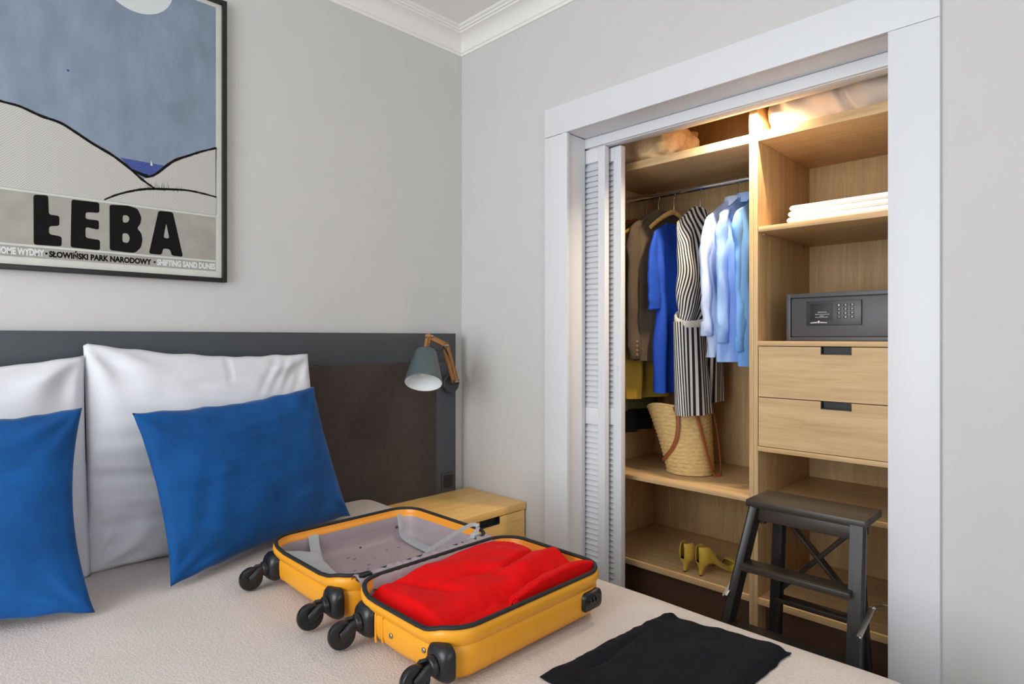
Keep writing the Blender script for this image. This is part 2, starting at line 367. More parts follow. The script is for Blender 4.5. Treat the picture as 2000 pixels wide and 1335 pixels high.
# ---------------------------------------------------------------- louvred sliding doors, pushed into the wall pocket
def louvre_door(name, x0, yend, stile):
    th = .03; y1 = yend + .52; z0, z1 = .02, 2.052
    b = MB(); root = struct(bx(name, x0, x0 + th, yend, yend + stile, z0, z1, M['white'], bev=.002))
    bx('stile', x0, x0 + th, y1 - stile, y1, z0, z1, M['white'], root, bev=.002)
    for a, c in ((z0, .12), (.885, .955), (1.995, z1)): bx('rail', x0 + .002, x0 + th - .002, yend + stile, y1 - stile, a, c, M['white'], root)
    p = MB(); xm = x0 - .0008; yc = yend + stile * .62                   # recessed finger pull
    p.tube([(xm, yc + .006, .985), (xm, yc + .006, 1.135), (xm, yc - .006, 1.135), (xm, yc - .006, .985)], .0016, 6, closed=True)
    p.box(xm + .0002, xm + .0012, yc - .006, yc + .006, .985, 1.135, 0)
    p.build('finger_pull', M['white'], root)
    first = None
    for zz0, zz1 in ((.125, .88), (.96, 1.99)):
        n = int((zz1 - zz0) / .0228)
        for k in range(n):
            z = zz0 + .0114 + k * (zz1 - zz0) / n
            if first is None:
                first = MB().beam((x0 + th / 2, yend + stile, 0), (x0 + th / 2, y1 - stile, 0), .0065, .031, up=(math.sin(.62), 0, math.cos(.62)), bev=.002).build('slat', M['white'], root)
                first.location = (0, 0, z)
            else:
                c = first.copy(); COL.objects.link(c); c.parent = root; c.location = (0, 0, z)
    return root
louvre_door('door_1', .120, -.7751, .0345)
louvre_door('door_2', .165, -.8256, .0385)

# ================================================================ FITTED WARDROBE
XP, XB = .30, .831
lu = thing('wardrobe_unit', (.56, -.93, 0), 'oak wardrobe unit with chrome hanging rail, the bay full of hanging clothes', 'wardrobe')
bx('side_panel', XP, XB + .01, -.546, -.564, 0, 2.33, M['oak_z'], lu); bx('side_panel', XP, XB + .01, -1.308, -1.3243, 0, 2.33, M['oak_z'], lu)
def shelf(par, y0, y1, z0, z1, x0=XP, nm='shelf'): return bx(nm, x0, XB, y0, y1, z0, z1, M['oak_y'], par)
shelf(lu, -.564, -1.308, .262, .286, nm='bottom_panel'); shelf(lu, -.564, -1.308, .635, .653); shelf(lu, -.564, -1.308, 1.981, 2.014); shelf(lu, -.564, -1.308, 2.312, 2.33, nm='top_panel')
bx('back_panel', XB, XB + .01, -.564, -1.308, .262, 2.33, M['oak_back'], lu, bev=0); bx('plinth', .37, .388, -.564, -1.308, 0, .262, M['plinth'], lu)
rail = MB().tube([(.555, -.5645, 1.917), (.555, -1.3075, 1.917)], .0125, 16).build('hanging_rail', M['chrome'], lu)
for y, s in ((-.5645, -1), (-1.3075, 1)): MB().disc((.555, y, 1.917), (0, s, 0), .024, .006).build('rail_flange', M['chrome'], rail)
ru = thing('wardrobe_unit', (.56, -1.71, 0), 'oak wardrobe unit with open shelves above and below two drawers', 'wardrobe')
bx('side_panel', XP, XB + .01, -1.3247, -1.341, 0, 2.33, M['oak_z'], ru); bx('side_panel', XP, XB + .01, -2.08, -2.098, 0, 2.33, M['oak_z'], ru)
for z0, z1, nm in ((.262, .286, 'bottom_panel'), (.635, .653, 'shelf'), (.8314, .8486, 'shelf'), (1.2215, 1.2388, 'shelf'), (1.982, 2.015, 'shelf'), (2.312, 2.33, 'top_panel')): shelf(ru, -1.341, -2.08, z0, z1, nm=nm)
ps = shelf(ru, -1.3425, -2.0785, 1.644, 1.6635)
for x in (.34, .76):
    for y, s in ((-1.341, -1), (-2.08, 1)): MB().disc((x, y, 1.6395), (0, s, 0), .0045, .012, 10, .001).build('shelf_pin', M['chrome'], ps)
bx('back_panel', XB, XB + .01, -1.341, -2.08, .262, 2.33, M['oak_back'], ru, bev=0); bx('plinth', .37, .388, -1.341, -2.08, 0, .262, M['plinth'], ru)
for z0, z1 in ((1.0335, 1.2190), (.8512, 1.0305)):
    hz = z1 - .026; ya, yb = -1.5605, -1.6571
    v, f = prism([(-1.3437, z0), (-1.3437, z1), (ya, z1), (ya, hz), (yb, hz), (yb, z1), (-2.0775, z1), (-2.0775, z0)], XP + .001, XP + .021)
    dr = obj('drawer', v, f, M['oak_y'], ru)
    m = MB(); m.box(XP + .016, XP + .020, yb, ya, hz, z1, 0)
    m.box(XP - .001, XP + .018, ya - .003, ya, hz, z1, .0005); m.box(XP - .001, XP + .018, yb, yb + .003, hz, z1, .0005); m.box(XP - .001, XP + .018, yb, ya, hz, hz + .004, .0005)
    m.build('handle', M['black_gap'], dr)
    m = MB(); m.box(XP + .022, XB - .03, -2.06, -1.36, z0 + .01, z1 - .02, 0); m.build('drawer_box', M['oak_y'], dr)

# warm LED strip behind the head of the opening; its light stays with it
led = thing('led_strip', (.262, -1.30, 2.09), 'slim warm light strip behind the closet head', 'light')
bx('channel', .249, .275, -1.20, -1.40, 2.0935, 2.0985, M['steel'], led, bev=.0005)
bx('diffuser', .254, .270, -1.205, -1.395, 2.0915, 2.0935, M['led'], led, bev=.0005)
la = area('led_light', (0, 0, 0), (0, 0, 0), .014, .18, 12.5, (1, .80, .56)); la.parent = led; la.location = (0, 0, .0005); la.rotation_euler = (0, -.22, 0); la.data.spread = math.radians(146)

# ================================================================ BED WALL
hb = thing('headboard', (-1.35, 0, 0), 'dark slate headboard with brown felt panel behind the pillows', 'headboard')
HF = -.055
bx('top_rail', -2.75, -.0845, 0, HF, 1.142, 1.272, M['slate'], hb, bev=.002)
bx('side_rail', -.2017, -.0845, 0, HF, .02, 1.1418, M['slate'], hb, bev=.002); bx('side_rail', -2.75, -2.633, 0, HF, .02, 1.1418, M['slate'], hb, bev=.002)
bx('felt_panel', -2.632, -.2022, -.004, HF - .003, .02, 1.1415, M['brown_felt'], hb, bev=.004)
sk = thing('wall_socket', (-.117, HF, .57), 'small dark socket plate low on the headboard rail above the nightstand', 'socket')
p = onY(874, 938, HF); cxs, czs = p.x, p.z
bx('plate', cxs - .038, cxs + .036, HF - .006, HF, czs - .038, czs + .038, M['lampbase'], sk, bev=.003)
bx('insert', cxs - .028, cxs + .026, HF - .0075, HF - .005, czs - .028, czs + .028, M['black_gap'], sk, bev=.001)

# ---------------------------------------------------------------- wall lamp
lp = thing('wall_lamp', (-.146, HF, 1.04), 'grey conical wall lamp on a jointed wooden arm at the headboard corner', 'lamp')
bc = onY(877, 748, HF)
MB().disc(bc, (0, -1, 0), .046, .022, 32, .004).build('base', M['lampbase'], lp)
j0 = bc + Vector((.002, -.045, .010))
for dx in (-.013, .013): MB().beam(bc + Vector((dx, -.02, .006)), j0 + Vector((dx, -.01, 0)), .004, .022).build('bracket', M['lampbase'], lp)
j1 = onY(869, 675, -.165); j2 = onY(838, 657, -.235)
for dx in (-.009, .009): MB().beam(j0 + Vector((dx, 0, 0)), j1 + Vector((dx, 0, .008)), .007, .017, up=(1, 0, 0)).build('lower_arm', M['arm_wood'], lp)
MB().beam(j1 + Vector((.002, .004, .006)), j2, .012, .022, up=(.3, 0, 1)).build('upper_arm', M['arm_wood'], lp)
for c, nm in ((j0, 'bolt'), (j1, 'bolt'), (j2, 'bolt')): MB().disc(c + Vector((-.016, .005, .001)), (1, -.3, 0), .0065, .034, 14).build(nm, M['steel'], lp)
st = onY(832, 685, -.205); sb = onY(827, 747, -.262); ax = (st - sb).normalized(); hh = (st - sb).length
MB().beam(j2 + Vector((-.006, -.004, .006)), st + ax * .012, .014, .014, up=(1, 0, 0)).build('head_joint', M['arm_wood'], lp)
a1 = ax.orthogonal().normalized(); a2 = ax.cross(a1); n = 40
def rg(t, r): return [sb + ax * t * hh + (a1 * math.cos(2 * PI * k / n) + a2 * math.sin(2 * PI * k / n)) * r for k in range(n)]
sh = MB(); sh.loft([rg(0, .0765), rg(.02, .0785), rg(.5, .0615), rg(.93, .046), rg(.985, .041), rg(1.0, .03), rg(1.01, .001)], cap0=False)
shade = sh.build('shade', M['shade'], lp)
MB().loft([rg(0, .0766), rg(.01, .0745), rg(.5, .0585), rg(.92, .043), rg(.95, .001)], cap0=False).build('shade_lining', M['shade_in'], shade)
MB().loft([[sb + ax * t * hh + (a1 * math.cos(2 * PI * k / 16) + a2 * math.sin(2 * PI * k / 16)) * r for k in range(16)] for t, r in ((.22, .004), (.25, .015), (.4, .024), (.55, .022), (.7, .014), (.93, .013))]).build('bulb', M['shade_in'], lp)
MB().tube(spline([st + Vector((.012, 0, .004)), st + Vector((.035, .01, .005)), j1 + Vector((-.03, -.015, -.02)), j1 + Vector((0, 0, -.012)), j0 + Vector((0, -.006, .03)), j0], 6), .0028, 8).build('cable', M['black_pl'], lp)

# ---------------------------------------------------------------- nightstand
ns = thing('nightstand', (-.24, -.23, 0), 'small oak nightstand with a dark notch pull in the corner beside the bed', 'nightstand')
NX0, NX1, NY0, NY1 = -.478, -.008, -.4425, -.058
bx('top', NX0, NX1, NY0, NY1, .500, .529, M['gold_oak'], ns, bev=.002)
b = MB(); b.box(NX0, NX0 + .018, NY0 + .006, NY1, .06, .4995, .001); b.box(NX1 - .018, NX1 - .003, NY0 + .006, NY1, .06, .4995, .001); b.box(NX0 + .018, NX1 - .018, NY1 - .012, NY1, .06, .4995, .001); b.box(NX0 + .018, NX1 - .018, NY0 + .03, NY1 - .012, .06, .078, .001)
b.build('body', M['gold_oak_y'], ns)
for z0, z1 in ((.285, .4965), (.063, .282)):
    ya, yb, hz = -.164, -.2772, z1 - .030
    v, f = prism([(NX0 + .002, z0), (NX0 + .002, z1), (yb, z1), (yb, hz), (ya, hz), (ya, z1), (NX1 - .005, z1), (NX1 - .005, z0)], NY0 + .003, NY0 + .022, 'y')
    d = obj('drawer', v, f, M['gold_oak'], ns)
    m = MB(); m.box(yb, ya, NY0 + .017, NY0 + .021, hz, z1, 0); m.box(yb, yb + .003, NY0 + .002, NY0 + .02, hz, z1, .0005); m.box(ya - .003, ya, NY0 + .002, NY0 + .02, hz, z1, .0005); m.box(yb, ya, NY0 + .002, NY0 + .02, hz, hz + .004, .0005)
    m.build('handle', M['black_gap'], d)
for x in (NX0 + .03, NX1 - .05):
    for y in (NY0 + .04, NY1 - .04): bx('foot', x, x + .03, y - .015, y + .015, 0, .06, M['lampbase'], ns)

# ================================================================ FRAMED POSTER
PY = -.014                                         # plane of the print
def pp(x, y): q = onY(x, y, PY); return (q.x, q.z)
pst = thing('framed_poster', (-1.478, 0, 1.449), 'black framed poster of pale dunes, reading ŁEBA in big dark letters', 'poster')
FX0, FX1, FZ0, FZ1 = -1.832, -1.1225, 1.4495, 2.4575; fw = .0155
MB().box(FX0, FX0 + fw, -.026, 0, FZ0, FZ1, .002).build('frame_rail', M['frame'], pst); MB().box(FX1 - fw, FX1, -.026, 0, FZ0, FZ1, .002).build('frame_rail', M['frame'], pst)
MB().box(FX0 + fw, FX1 - fw, -.0258, 0, FZ0, FZ0 + fw, .002).build('frame_rail', M['frame'], pst); MB().box(FX0 + fw, FX1 - fw, -.0258, 0, FZ1 - fw, FZ1, .002).build('frame_rail', M['frame'], pst)
sheet = bx('print', FX0 + fw, FX1 - fw, -.004, PY + .0005, FZ0 + fw, FZ1 - fw, M['paper'], pst, bev=0)
def filled(name, polys, y, mat, parent):
    """flat printed shape from outline polygons (holes allowed) on the print plane"""
    cu = bpy.data.curves.new(name, 'CURVE'); cu.dimensions = '2D'; cu.fill_mode = 'BOTH'
    for pl in polys:
        sp = cu.splines.new('POLY'); sp.points.add(len(pl) - 1); sp.use_cyclic_u = True
        for i, (a, c) in enumerate(pl): sp.points[i].co = (a, c, 0, 1)
    o = bpy.data.objects.new(name + '_curve', cu); COL.objects.link(o)
    dg = bpy.context.evaluated_depsgraph_get(); me = o.evaluated_get(dg).to_mesh()
    v = [(q.co.x, y, q.co.y) for q in me.vertices]; f = [list(q.vertices) for q in me.polygons]
    bpy.data.objects.remove(o); bpy.data.curves.remove(cu)
    return obj(name, v, f, mat, parent, smooth=False)
def rounded(poly, r, n=4):
    out = []; N = len(poly)
    for i in range(N):
        p0, p1, p2 = Vector(poly[i - 1]), Vector(poly[i]), Vector(poly[(i + 1) % N])
        d0, d1 = (p0 - p1), (p2 - p1); rr = min(r, d0.length * .45, d1.length * .45); d0.normalize(); d1.normalize()
        a, c = p1 + d0 * rr, p1 + d1 * rr
        for k in range(n + 1):
            t = k / n; q = a * (1 - t) ** 2 + p1 * 2 * t * (1 - t) + c * t * t; out.append((q.x, q.y))
    return out
IX0, IX1 = -1.797, -1.1585; IZ1 = 2.4275; zb1 = 1.6795; zb0 = 1.5265
c1 = lambda x, y: pp(x * .4194, y * .4194)          # coordinates read off an enlargement
c8 = lambda x, y: pp(x * .225, 360 + y * .225)
lay = lambda k: PY - .0003 * k
rect = lambda a, b_, c, d: [(a, c), (b_, c), (b_, d), (a, d)]
zdn = pp(0, 360)[1]
filled('sky_print', [rect(IX0, IX1, zb1 + .008, IZ1)], lay(1), M['sky'], sheet)
mA, mB_, mC = c1(485, 0), c1(775, 0), c1(630, 56); hc = (mB_[0] - mA[0]) / 2; sg = pp(264, 0)[1] - mC[1]; mr = (hc * hc + sg * sg) / (2 * sg)
mcx, mcz = (mA[0] + mB_[0]) / 2, mC[1] + mr
if mr > .11: mr = .11; mcz = mC[1] + mr
filled('moon_print', [[(mcx + mr * math.cos(2 * PI * k / 48), mcz + mr * math.sin(2 * PI * k / 48)) for k in range(48)]], lay(2), M['moon'], sheet)
filled('sea_print', [[c1(*q) for q in ((560, 733), (770, 772), (745, 815), (690, 835), (620, 800))]], lay(2), M['sea'], sheet)
filled('sail_print', [[c1(*q) for q in ((704, 745), (711, 772), (699, 770))]], lay(3), M['moon'], sheet)
filled('spot_print', [[(c1(317, 328)[0] + .004 * math.cos(k), c1(317, 328)[1] + .004 * math.sin(k)) for k in range(6)]], lay(2), M['sea'], sheet)
R1 = [c1(*q) for q in ((0, 470), (90, 495), (190, 540), (280, 572), (350, 615), (430, 668), (510, 715), (560, 750), (610, 790), (660, 835), (720, 878))]
R2 = [c1(*q) for q in ((675, 826), (710, 818), (740, 800), (780, 768), (820, 744), (880, 724), (940, 705), (1007, 689))]
R3 = [c1(*q) for q in ((485, 930), (540, 908), (610, 890), (680, 880), (740, 880), (860, 885), (940, 900), (1007, 918))]
left = [(IX0, R1[0][1] + .012)] + R1
zl = zb1 + .0075
filled('dune_print', [R2 + [(IX1, R2[-1][1]), (IX1, zl), (R2[0][0] - .03, zl)]], lay(3), M['dune'], sheet)
filled('dune_print', [left + [(R1[-1][0], zl), (IX0, zl)]], lay(4), M['dune'], sheet)
filled('dune_print', [R3 + [(IX1, zl), (R3[0][0], zl)]], lay(5), M['dune'], sheet)
def stroke(name, pts, wd, y):
    P = [Vector((p[0], p[1], 0)) for p in pts]; P = spline(P, 5); N = len(P); up, dn = [], []
    for i, p in enumerate(P):
        t = (P[min(i + 1, N - 1)] - P[max(i - 1, 0)]).normalized(); nn = Vector((-t.y, t.x, 0))
        q = wd * (.55 + .55 * abs(nz(i * .35, wd * 900)) + .35 * math.sin(PI * i / N))
        up.append((p + nn * q)[:2]); dn.append((p - nn * q)[:2])
    return filled(name, [up + dn[::-1]], y, M['ink'], sheet)
stroke('ridge_line', left, .0042, lay(6)); stroke('ridge_line', R2, .0040, lay(6)); stroke('ridge_line', R3, .0036, lay(6))
stroke('ridge_line', [c1(*q) for q in ((615, 792), (660, 812), (690, 822))], .005, lay(5.5))
for k in range(34):                                   # printed tufts of dune grass
    gx = 612 + 238 * random.random(); gy = 892 - 14 * math.sin(PI * (gx - 600) / 260) + 10 * random.random(); h_ = (14 + 34 * random.random()) * (1.1 - abs(gx - 745) / 190); ln = random.uniform(-9, 9)
    p0, p1 = c1(gx - 1.2, gy), c1(gx + ln, gy - max(8, h_)); p2 = c1(gx + 1.2, gy)
    filled('grass_stroke', [[p0, p1, p2]], lay(7), M['ink'], sheet)
filled('title_band', [rect(IX0, IX1, zb0, zb1)], lay(1), M['band'], sheet)
cz1, cz0 = c8(1800, 672)[1], c8(1800, 745)[1]
filled('caption_band', [rect(IX0, IX1, cz0 - .001, cz1 + .001)], lay(1), M['band'], sheet)
LET = [[[(290, 88), (418, 95), (424, 262), (515, 272), (515, 360), (425, 362), (425, 432), (535, 452), (535, 538), (292, 522)]],
       [[(620, 130), (862, 158), (862, 248), (742, 240), (742, 300), (858, 312), (858, 395), (742, 368), (742, 463), (868, 482), (868, 572), (612, 545)]],
       [[(950, 175), (1110, 183), (1195, 212), (1228, 290), (1218, 345), (1188, 380), (1225, 420), (1237, 480), (1222, 550), (1170, 594), (1110, 590), (952, 570)],
        [(1065, 265), (1110, 270), (1125, 300), (1108, 332), (1065, 330)], [(1062, 422), (1110, 425), (1128, 465), (1112, 510), (1062, 500)]],
       [[(1375, 228), (1500, 240), (1588, 628), (1490, 618), (1475, 562), (1415, 555), (1403, 610), (1292, 600)], [(1442, 335), (1469, 470), (1419, 464)]]]
for polys in LET: filled('title_letter', [rounded([c8(*q) for q in pl], .0075) for pl in polys], lay(2), M['ink'], sheet)
def text(name, body, x0, x1, z0, z1, y, mat, parent, bold=.012, axis='y', ysign=1):
    """lettering fitted into a rectangle; axis 'y': on a wall facing -Y, axis 'x': on a face looking to -X (reads towards -Y)"""
    cu = bpy.data.curves.new(name, 'FONT'); cu.body = body; cu.size = 1; cu.offset = bold; cu.fill_mode = 'BOTH'; cu.resolution_u = 3
    o = bpy.data.objects.new(name + '_font', cu); COL.objects.link(o)
    dg = bpy.context.evaluated_depsgraph_get(); me = o.evaluated_get(dg).to_mesh()
    xs = [q.co.x for q in me.vertices]; ys = [q.co.y for q in me.vertices]
    a, b2, c, d = min(xs), max(xs), min(ys), max(ys)
    fx = lambda q: x0 + (q - a) / (b2 - a) * (x1 - x0); fz = lambda q: z0 + (q - c) / (d - c) * (z1 - z0)
    v = [((fx(q.co.x), y, fz(q.co.y)) if axis == 'y' else (y, fx(q.co.x), fz(q.co.y))) for q in me.vertices]; f = [list(q.vertices) for q in me.polygons]
    bpy.data.objects.remove(o); bpy.data.curves.remove(cu)
    return obj(name, v, f, mat, parent, smooth=False)
czm = (cz0 + cz1) / 2; ch = (cz1 - cz0) * .36
text('caption_text', 'RUCHOME WYDMY', IX0 + .006, c8(385, 600)[0], czm - ch, czm + ch, lay(2), M['inkw'], sheet, .045)
text('caption_text', '•', c8(392, 600)[0], c8(412, 600)[0], czm - .004, czm + .003, lay(2), M['ink'], sheet)
text('caption_text', 'SŁOWIŃSKI PARK NARODOWY', c8(425, 600)[0], c8(1315, 680)[0], czm - ch, czm + ch * 1.35, lay(2), M['ink'], sheet, .05)
text('caption_text', '•', c8(1333, 600)[0], c8(1350, 600)[0], czm - .004, czm + .003, lay(2), M['ink'], sheet)
text('caption_text', 'SHIFTING SAND DUNES', c8(1362, 680)[0], c8(1870, 700)[0], czm - ch, czm + ch, lay(2), M['inkw'], sheet, .05)

# ================================================================ BED
ZB = .58
bed = thing('bed', (-1.31, -1.07, 0), 'wide upholstered bed base under the cream bedspread', 'bed')
bx('base', -2.10, -.53, -2.04, -.062, .10, .30, M['brown_felt'], bed, bev=.01); bx('mattress', -2.09, -.54, -2.03, -.062, .30, .555, M['cotton'], bed, bev=.04)
for x in (-2.0, -.65):
    for y in (-.2, -1.9): bx('leg', x, x + .06, y - .03, y + .03, 0, .1, M['lampbase'], bed)
BX0, BX1, BY0, BY1 = -2.14, -.488, -2.10, -.064; RP, RZ = .13, .085
def spread_pt(u, v):
    """unfold the cloth: inside the inner rectangle it lies flat, beyond it folds down over the edge"""
    ov = .40
    a = (BX0 - ov) + u * (BX1 - BX0 + 2 * ov); c = (BY0 - ov) + v * (BY1 - (BY0 - ov))
    ix = min(max(a, BX0 + RP), BX1 - RP); iy = max(c, BY0 + RP); dx, dy = a - ix, c - iy; d = math.hypot(dx, dy)
    h = .004 * nz(a * 2.1, c * 2.1) + .0025 * nz(a * 6, c * 6, 4) - .007 * math.exp(-((a + 1.0) ** 2 + (c + 1.03) ** 2) / .15)
    if d < 1e-6: return Vector((a, c, ZB + h))
    ex, ey = dx / d, dy / d; arc = RP * 1.35
    if d < arc: t = d / arc * PI / 2; off, z = RP * math.sin(t), ZB - RZ * (1 - math.cos(t))
    else: off, z = RP + .006 * math.sin(9 * (a + c)) * min(1, (d - arc) * 4), ZB - RZ - (d - arc)
    return Vector((ix + ex * off, iy + ey * off, max(.06, z) + h * max(0, 1 - d / arc)))
sp = MB().grid(spread_pt, 130, 130).build('bedspread', M['spread'], base=(-1.31, -1.07, .0))
tag(sp, 'cream waffle bedspread covering the bed under the suitcase', 'bedspread')

# ---------------------------------------------------------------- pillows
def pillow(name, label, cat, BL, BR, TR, TL, T, mat, seed, pinch=.07, wr=.006, pinch_u=None, pinch_b=1, front=Vector((-.25, -1, .35)), n=64, ear=.0, group=None, wfn=None, par_base=None):
    BL, BR, TR, TL = map(Vector, (BL, BR, TR, TL)); nn = ((BR - BL).cross(TL - BL)).normalized()
    if nn.dot(front) < 0: nn = -nn
    def P(u, v, side):
        pu = (pinch if pinch_u is None else pinch_u) * (1 - v * v); pv = (pinch if v > 0 else min(pinch, pinch_b)) * (1 - u * u)
        uu = u * (1 - pu * abs(u) ** 1.5); vv = v * (1 - pv * abs(v) ** 1.5)
        a, c = (uu + 1) / 2, (vv + 1) / 2
        base = (BL * (1 - a) + BR * a) * (1 - c) + (TL * (1 - a) + TR * a) * c
        e = max(0, (1 - abs(u) ** 2.6)) * max(0, (1 - abs(v) ** 2.6)); th = T * e ** .55
        # wrinkles: long soft folds, stronger near the rim and fanning from the corners
        rim = min(1, e * 6)
        cu, cv = (1 - abs(u)), (1 - abs(v)); ang = math.atan2(cv + .02, cu + .02)
        fan = math.exp(-(cu * cu + cv * cv) / .22)
        q = wr * (1.0 * nz(u * 1.4 + seed, v * 3.6, seed) + .8 * abs(nz(u * 2.2 + 3, v * 5.5 + seed, 1)) - .35) + wr * 1.5 * fan * math.sin(ang * 9 + seed * 2 + 3 * nz(u * 2, v * 2, seed))
        if wfn and side > 0: q += wfn(u, v)
        edge = .006 * nz(u * 5 + seed, v * 5, side * 0)
        return base + nn * (side * th + q * rim * (1 if side > 0 else .3)) + Vector((0, 0, edge * (1 - rim)))
    b = MB(); b.grid(lambda i, j: P(-1 + 2 * i, -1 + 2 * j, 1), n, n); b.grid(lambda i, j: P(-1 + 2 * i, -1 + 2 * j, -1), n, n)
    bm = bmesh.new(); me = bpy.data.meshes.new('t'); me.from_pydata([tuple(v) for v in b.v], [], b.f); bm.from_mesh(me); bpy.data.meshes.remove(me)
    bmesh.ops.remove_doubles(bm, verts=bm.verts, dist=.0004)
    bm.verts.index_update(); v = [q.co.copy() for q in bm.verts]; f = [[q.index for q in ff.verts] for ff in bm.faces]; bm.free()
    bc_ = (BL + BR) / 2
    return tag(obj(name, v, f, mat, base=tuple(bc_), angle=180), label, cat, group)
def wf_white(u, v):
    q = 0
    q += -.012 * math.exp(-((v + .28 + .10 * u) / .05) ** 2) * sm(.1, -.5, u) - .010 * math.exp(-((v + .58 - .05 * u) / .045) ** 2) * sm(.3, -.4, u) + .006 * math.exp(-((v + .44) / .05) ** 2) * sm(.0, -.5, u)
    for k in range(4): q += -.008 * math.exp(-(((u - .48 - .12 * k) - (v - .7) * .55) / .035) ** 2) * sm(.35, .75, v)
    q += -.007 * math.exp(-((u - .13) / .015) ** 2) * sm(.5, .8, v)
    return q
TLw, TRw = onY(162, 668, -.115), onY(601, 690, -.12)
pillow('white_pillow', 'white cotton pillow standing behind the tilted blue cushion beside the suitcase', 'pillow', (-1.585, -.225, .580), (-.845, -.23, .580), TRw, TLw, .085, M['cotton'], 1.3, .075, .011, pinch_u=.018, pinch_b=.012, wfn=wf_white)
TRl = onY(164, 694, -.13)
pillow('white_pillow', 'white cotton pillow at the left edge behind the upright blue cushion', 'pillow', (-2.30, -.23, .580), (-1.572, -.25, .580), TRl, (-2.29, -.12, 1.17), .088, M['cotton'], 4.1, .075, .011, pinch_u=.012, pinch_b=.012)
def wf_blue(u, v): return -.007 * math.exp(-((u + .62 - .25 * v) / .10) ** 2) * sm(.7, -.2, v) - .006 * math.exp(-((v + .5 + .5 * (u + .6)) / .07) ** 2) * sm(0, -.6, u)
pillow('blue_cushion', 'blue velvet cushion tilted against the white pillow, next to the open suitcase', 'cushion', onZ(333, 1146, .592), onZ(684, 1006, .592), onY(613, 754, -.235), onY(258, 806, -.36), .072, M['velvet'], 2.2, .075, .005, wfn=wf_blue)
pillow('blue_cushion', 'blue velvet cushion cut off by the left edge of the picture', 'cushion', (-2.17, -.345, .592), onZ(186, 1196, .592), onY(161, 794, -.37), (-2.14, -.30, 1.045), .072, M['velvet'], 7.7, .07, .005, pinch_u=.115)

# ================================================================ OPEN SUITCASE ON THE BED
def rr(x0, x1, y0, y1, r, ins=0, n=9, m=7):
    """rounded rectangle, constant point count; n points per corner, m per straight side"""
    x0 += ins; x1 -= ins; y0 += ins; y1 -= ins; r = max(.012, r - ins); out = []
    cs = [(x1 - r, y1 - r, 0), (x0 + r, y1 - r, PI / 2), (x0 + r, y0 + r, PI), (x1 - r, y0 + r, 1.5 * PI)]
    for i, (cx_, cy_, a0) in enumerate(cs):
        arc = [(cx_ + r * math.cos(a0 + PI / 2 * k / n), cy_ + r * math.sin(a0 + PI / 2 * k / n)) for k in range(n + 1)]
        out += arc; nx = cs[(i + 1) % 4]; nxt = (nx[0] + r * math.cos(nx[2]), nx[1] + r * math.sin(nx[2])); l = arc[-1]
        out += [(l[0] + (nxt[0] - l[0]) * k / m, l[1] + (nxt[1] - l[1]) * k / m) for k in range(1, m)]
    return out
case = thing('suitcase', (-.97, -1.03, ZB), 'yellow hard-shell suitcase lying open on the bed', 'suitcase')
SB = ZB + .004
HALVES = {'front': (-1.224, -.722, -1.407, -1.052), 'back': (-1.232, -.752, -1.034, -.612)}
ZRIM = .690
def half(x0, x1, y0, y1):
    R_ = .075; yc, hw = (y0 + y1) / 2, (y1 - y0) / 2
    def ring(ins, z, rib=0):
        out = []
        for (x, y) in rr(x0, x1, y0, y1, R_, ins):
            zz = z
            if z > .645:
                near = sm(x0 + .05, x0, x); prof_ = max(0, 1 - ((y - yc) / (hw * .80)) ** 2)
                zz -= .013 * near * min(1, prof_ * 1.8) * (z - .645) / .045
            if rib:
                side = sm(x0 + .04, x0 + .01, x); zz += rib * side * (.5 + .5 * math.cos((y - yc) * 2 * PI / .034)) * (abs(y - yc) < hw * .72)
            out.append(Vector((x, y, zz)))
        return out
    b = MB(); b.loft([ring(.07, SB), ring(.035, SB + .0008, .005), ring(.014, SB + .005, .007), ring(.004, SB + .016, .004), ring(.0008, SB + .03), ring(0, SB + .05), ring(0, .652), ring(.0025, .6555), ring(.0005, .6595), ring(-.0035, .667), ring(-.0055, .675), ring(-.005, .684), ring(-.001, .6895), ring(.006, .6895)], cap1=False)
    sh_ = b.build('shell', M['yellow'], case, angle=60)
    MB().loft([ring(.006, .6894), ring(.0075, .684), ring(.0085, .6775), ring(.0105, .6765), ring(.0115, .668)], cap0=False, cap1=False).build('inner_rim', M['yellow_in'], sh_, angle=60)
    MB().tube(ring(.0025, .6925), .0045, 8, closed=True, flat=.0055).build('zipper', M['zipper'], sh_)
    def lin_ring(ins, z):
        q = ring(ins, z); return [p + Vector((.003 * nz(p.x * 30, p.y * 30, z * 9), .003 * nz(p.y * 30, p.x * 30, z * 9 + 5), .002 * nz(p.x * 25, p.y * 25))) for p in q]
    MB().loft([ring(.0115, .669), lin_ring(.015, .655), lin_ring(.0155, .64), lin_ring(.017, .62), lin_ring(.024, SB + .019), lin_ring(.04, SB + .0145), lin_ring(.08, SB + .013)], cap0=False).build('lining', M['lining'], sh_, angle=80)
    return sh_
shF = half(*HALVES['front']); shB = half(*HALVES['back'])
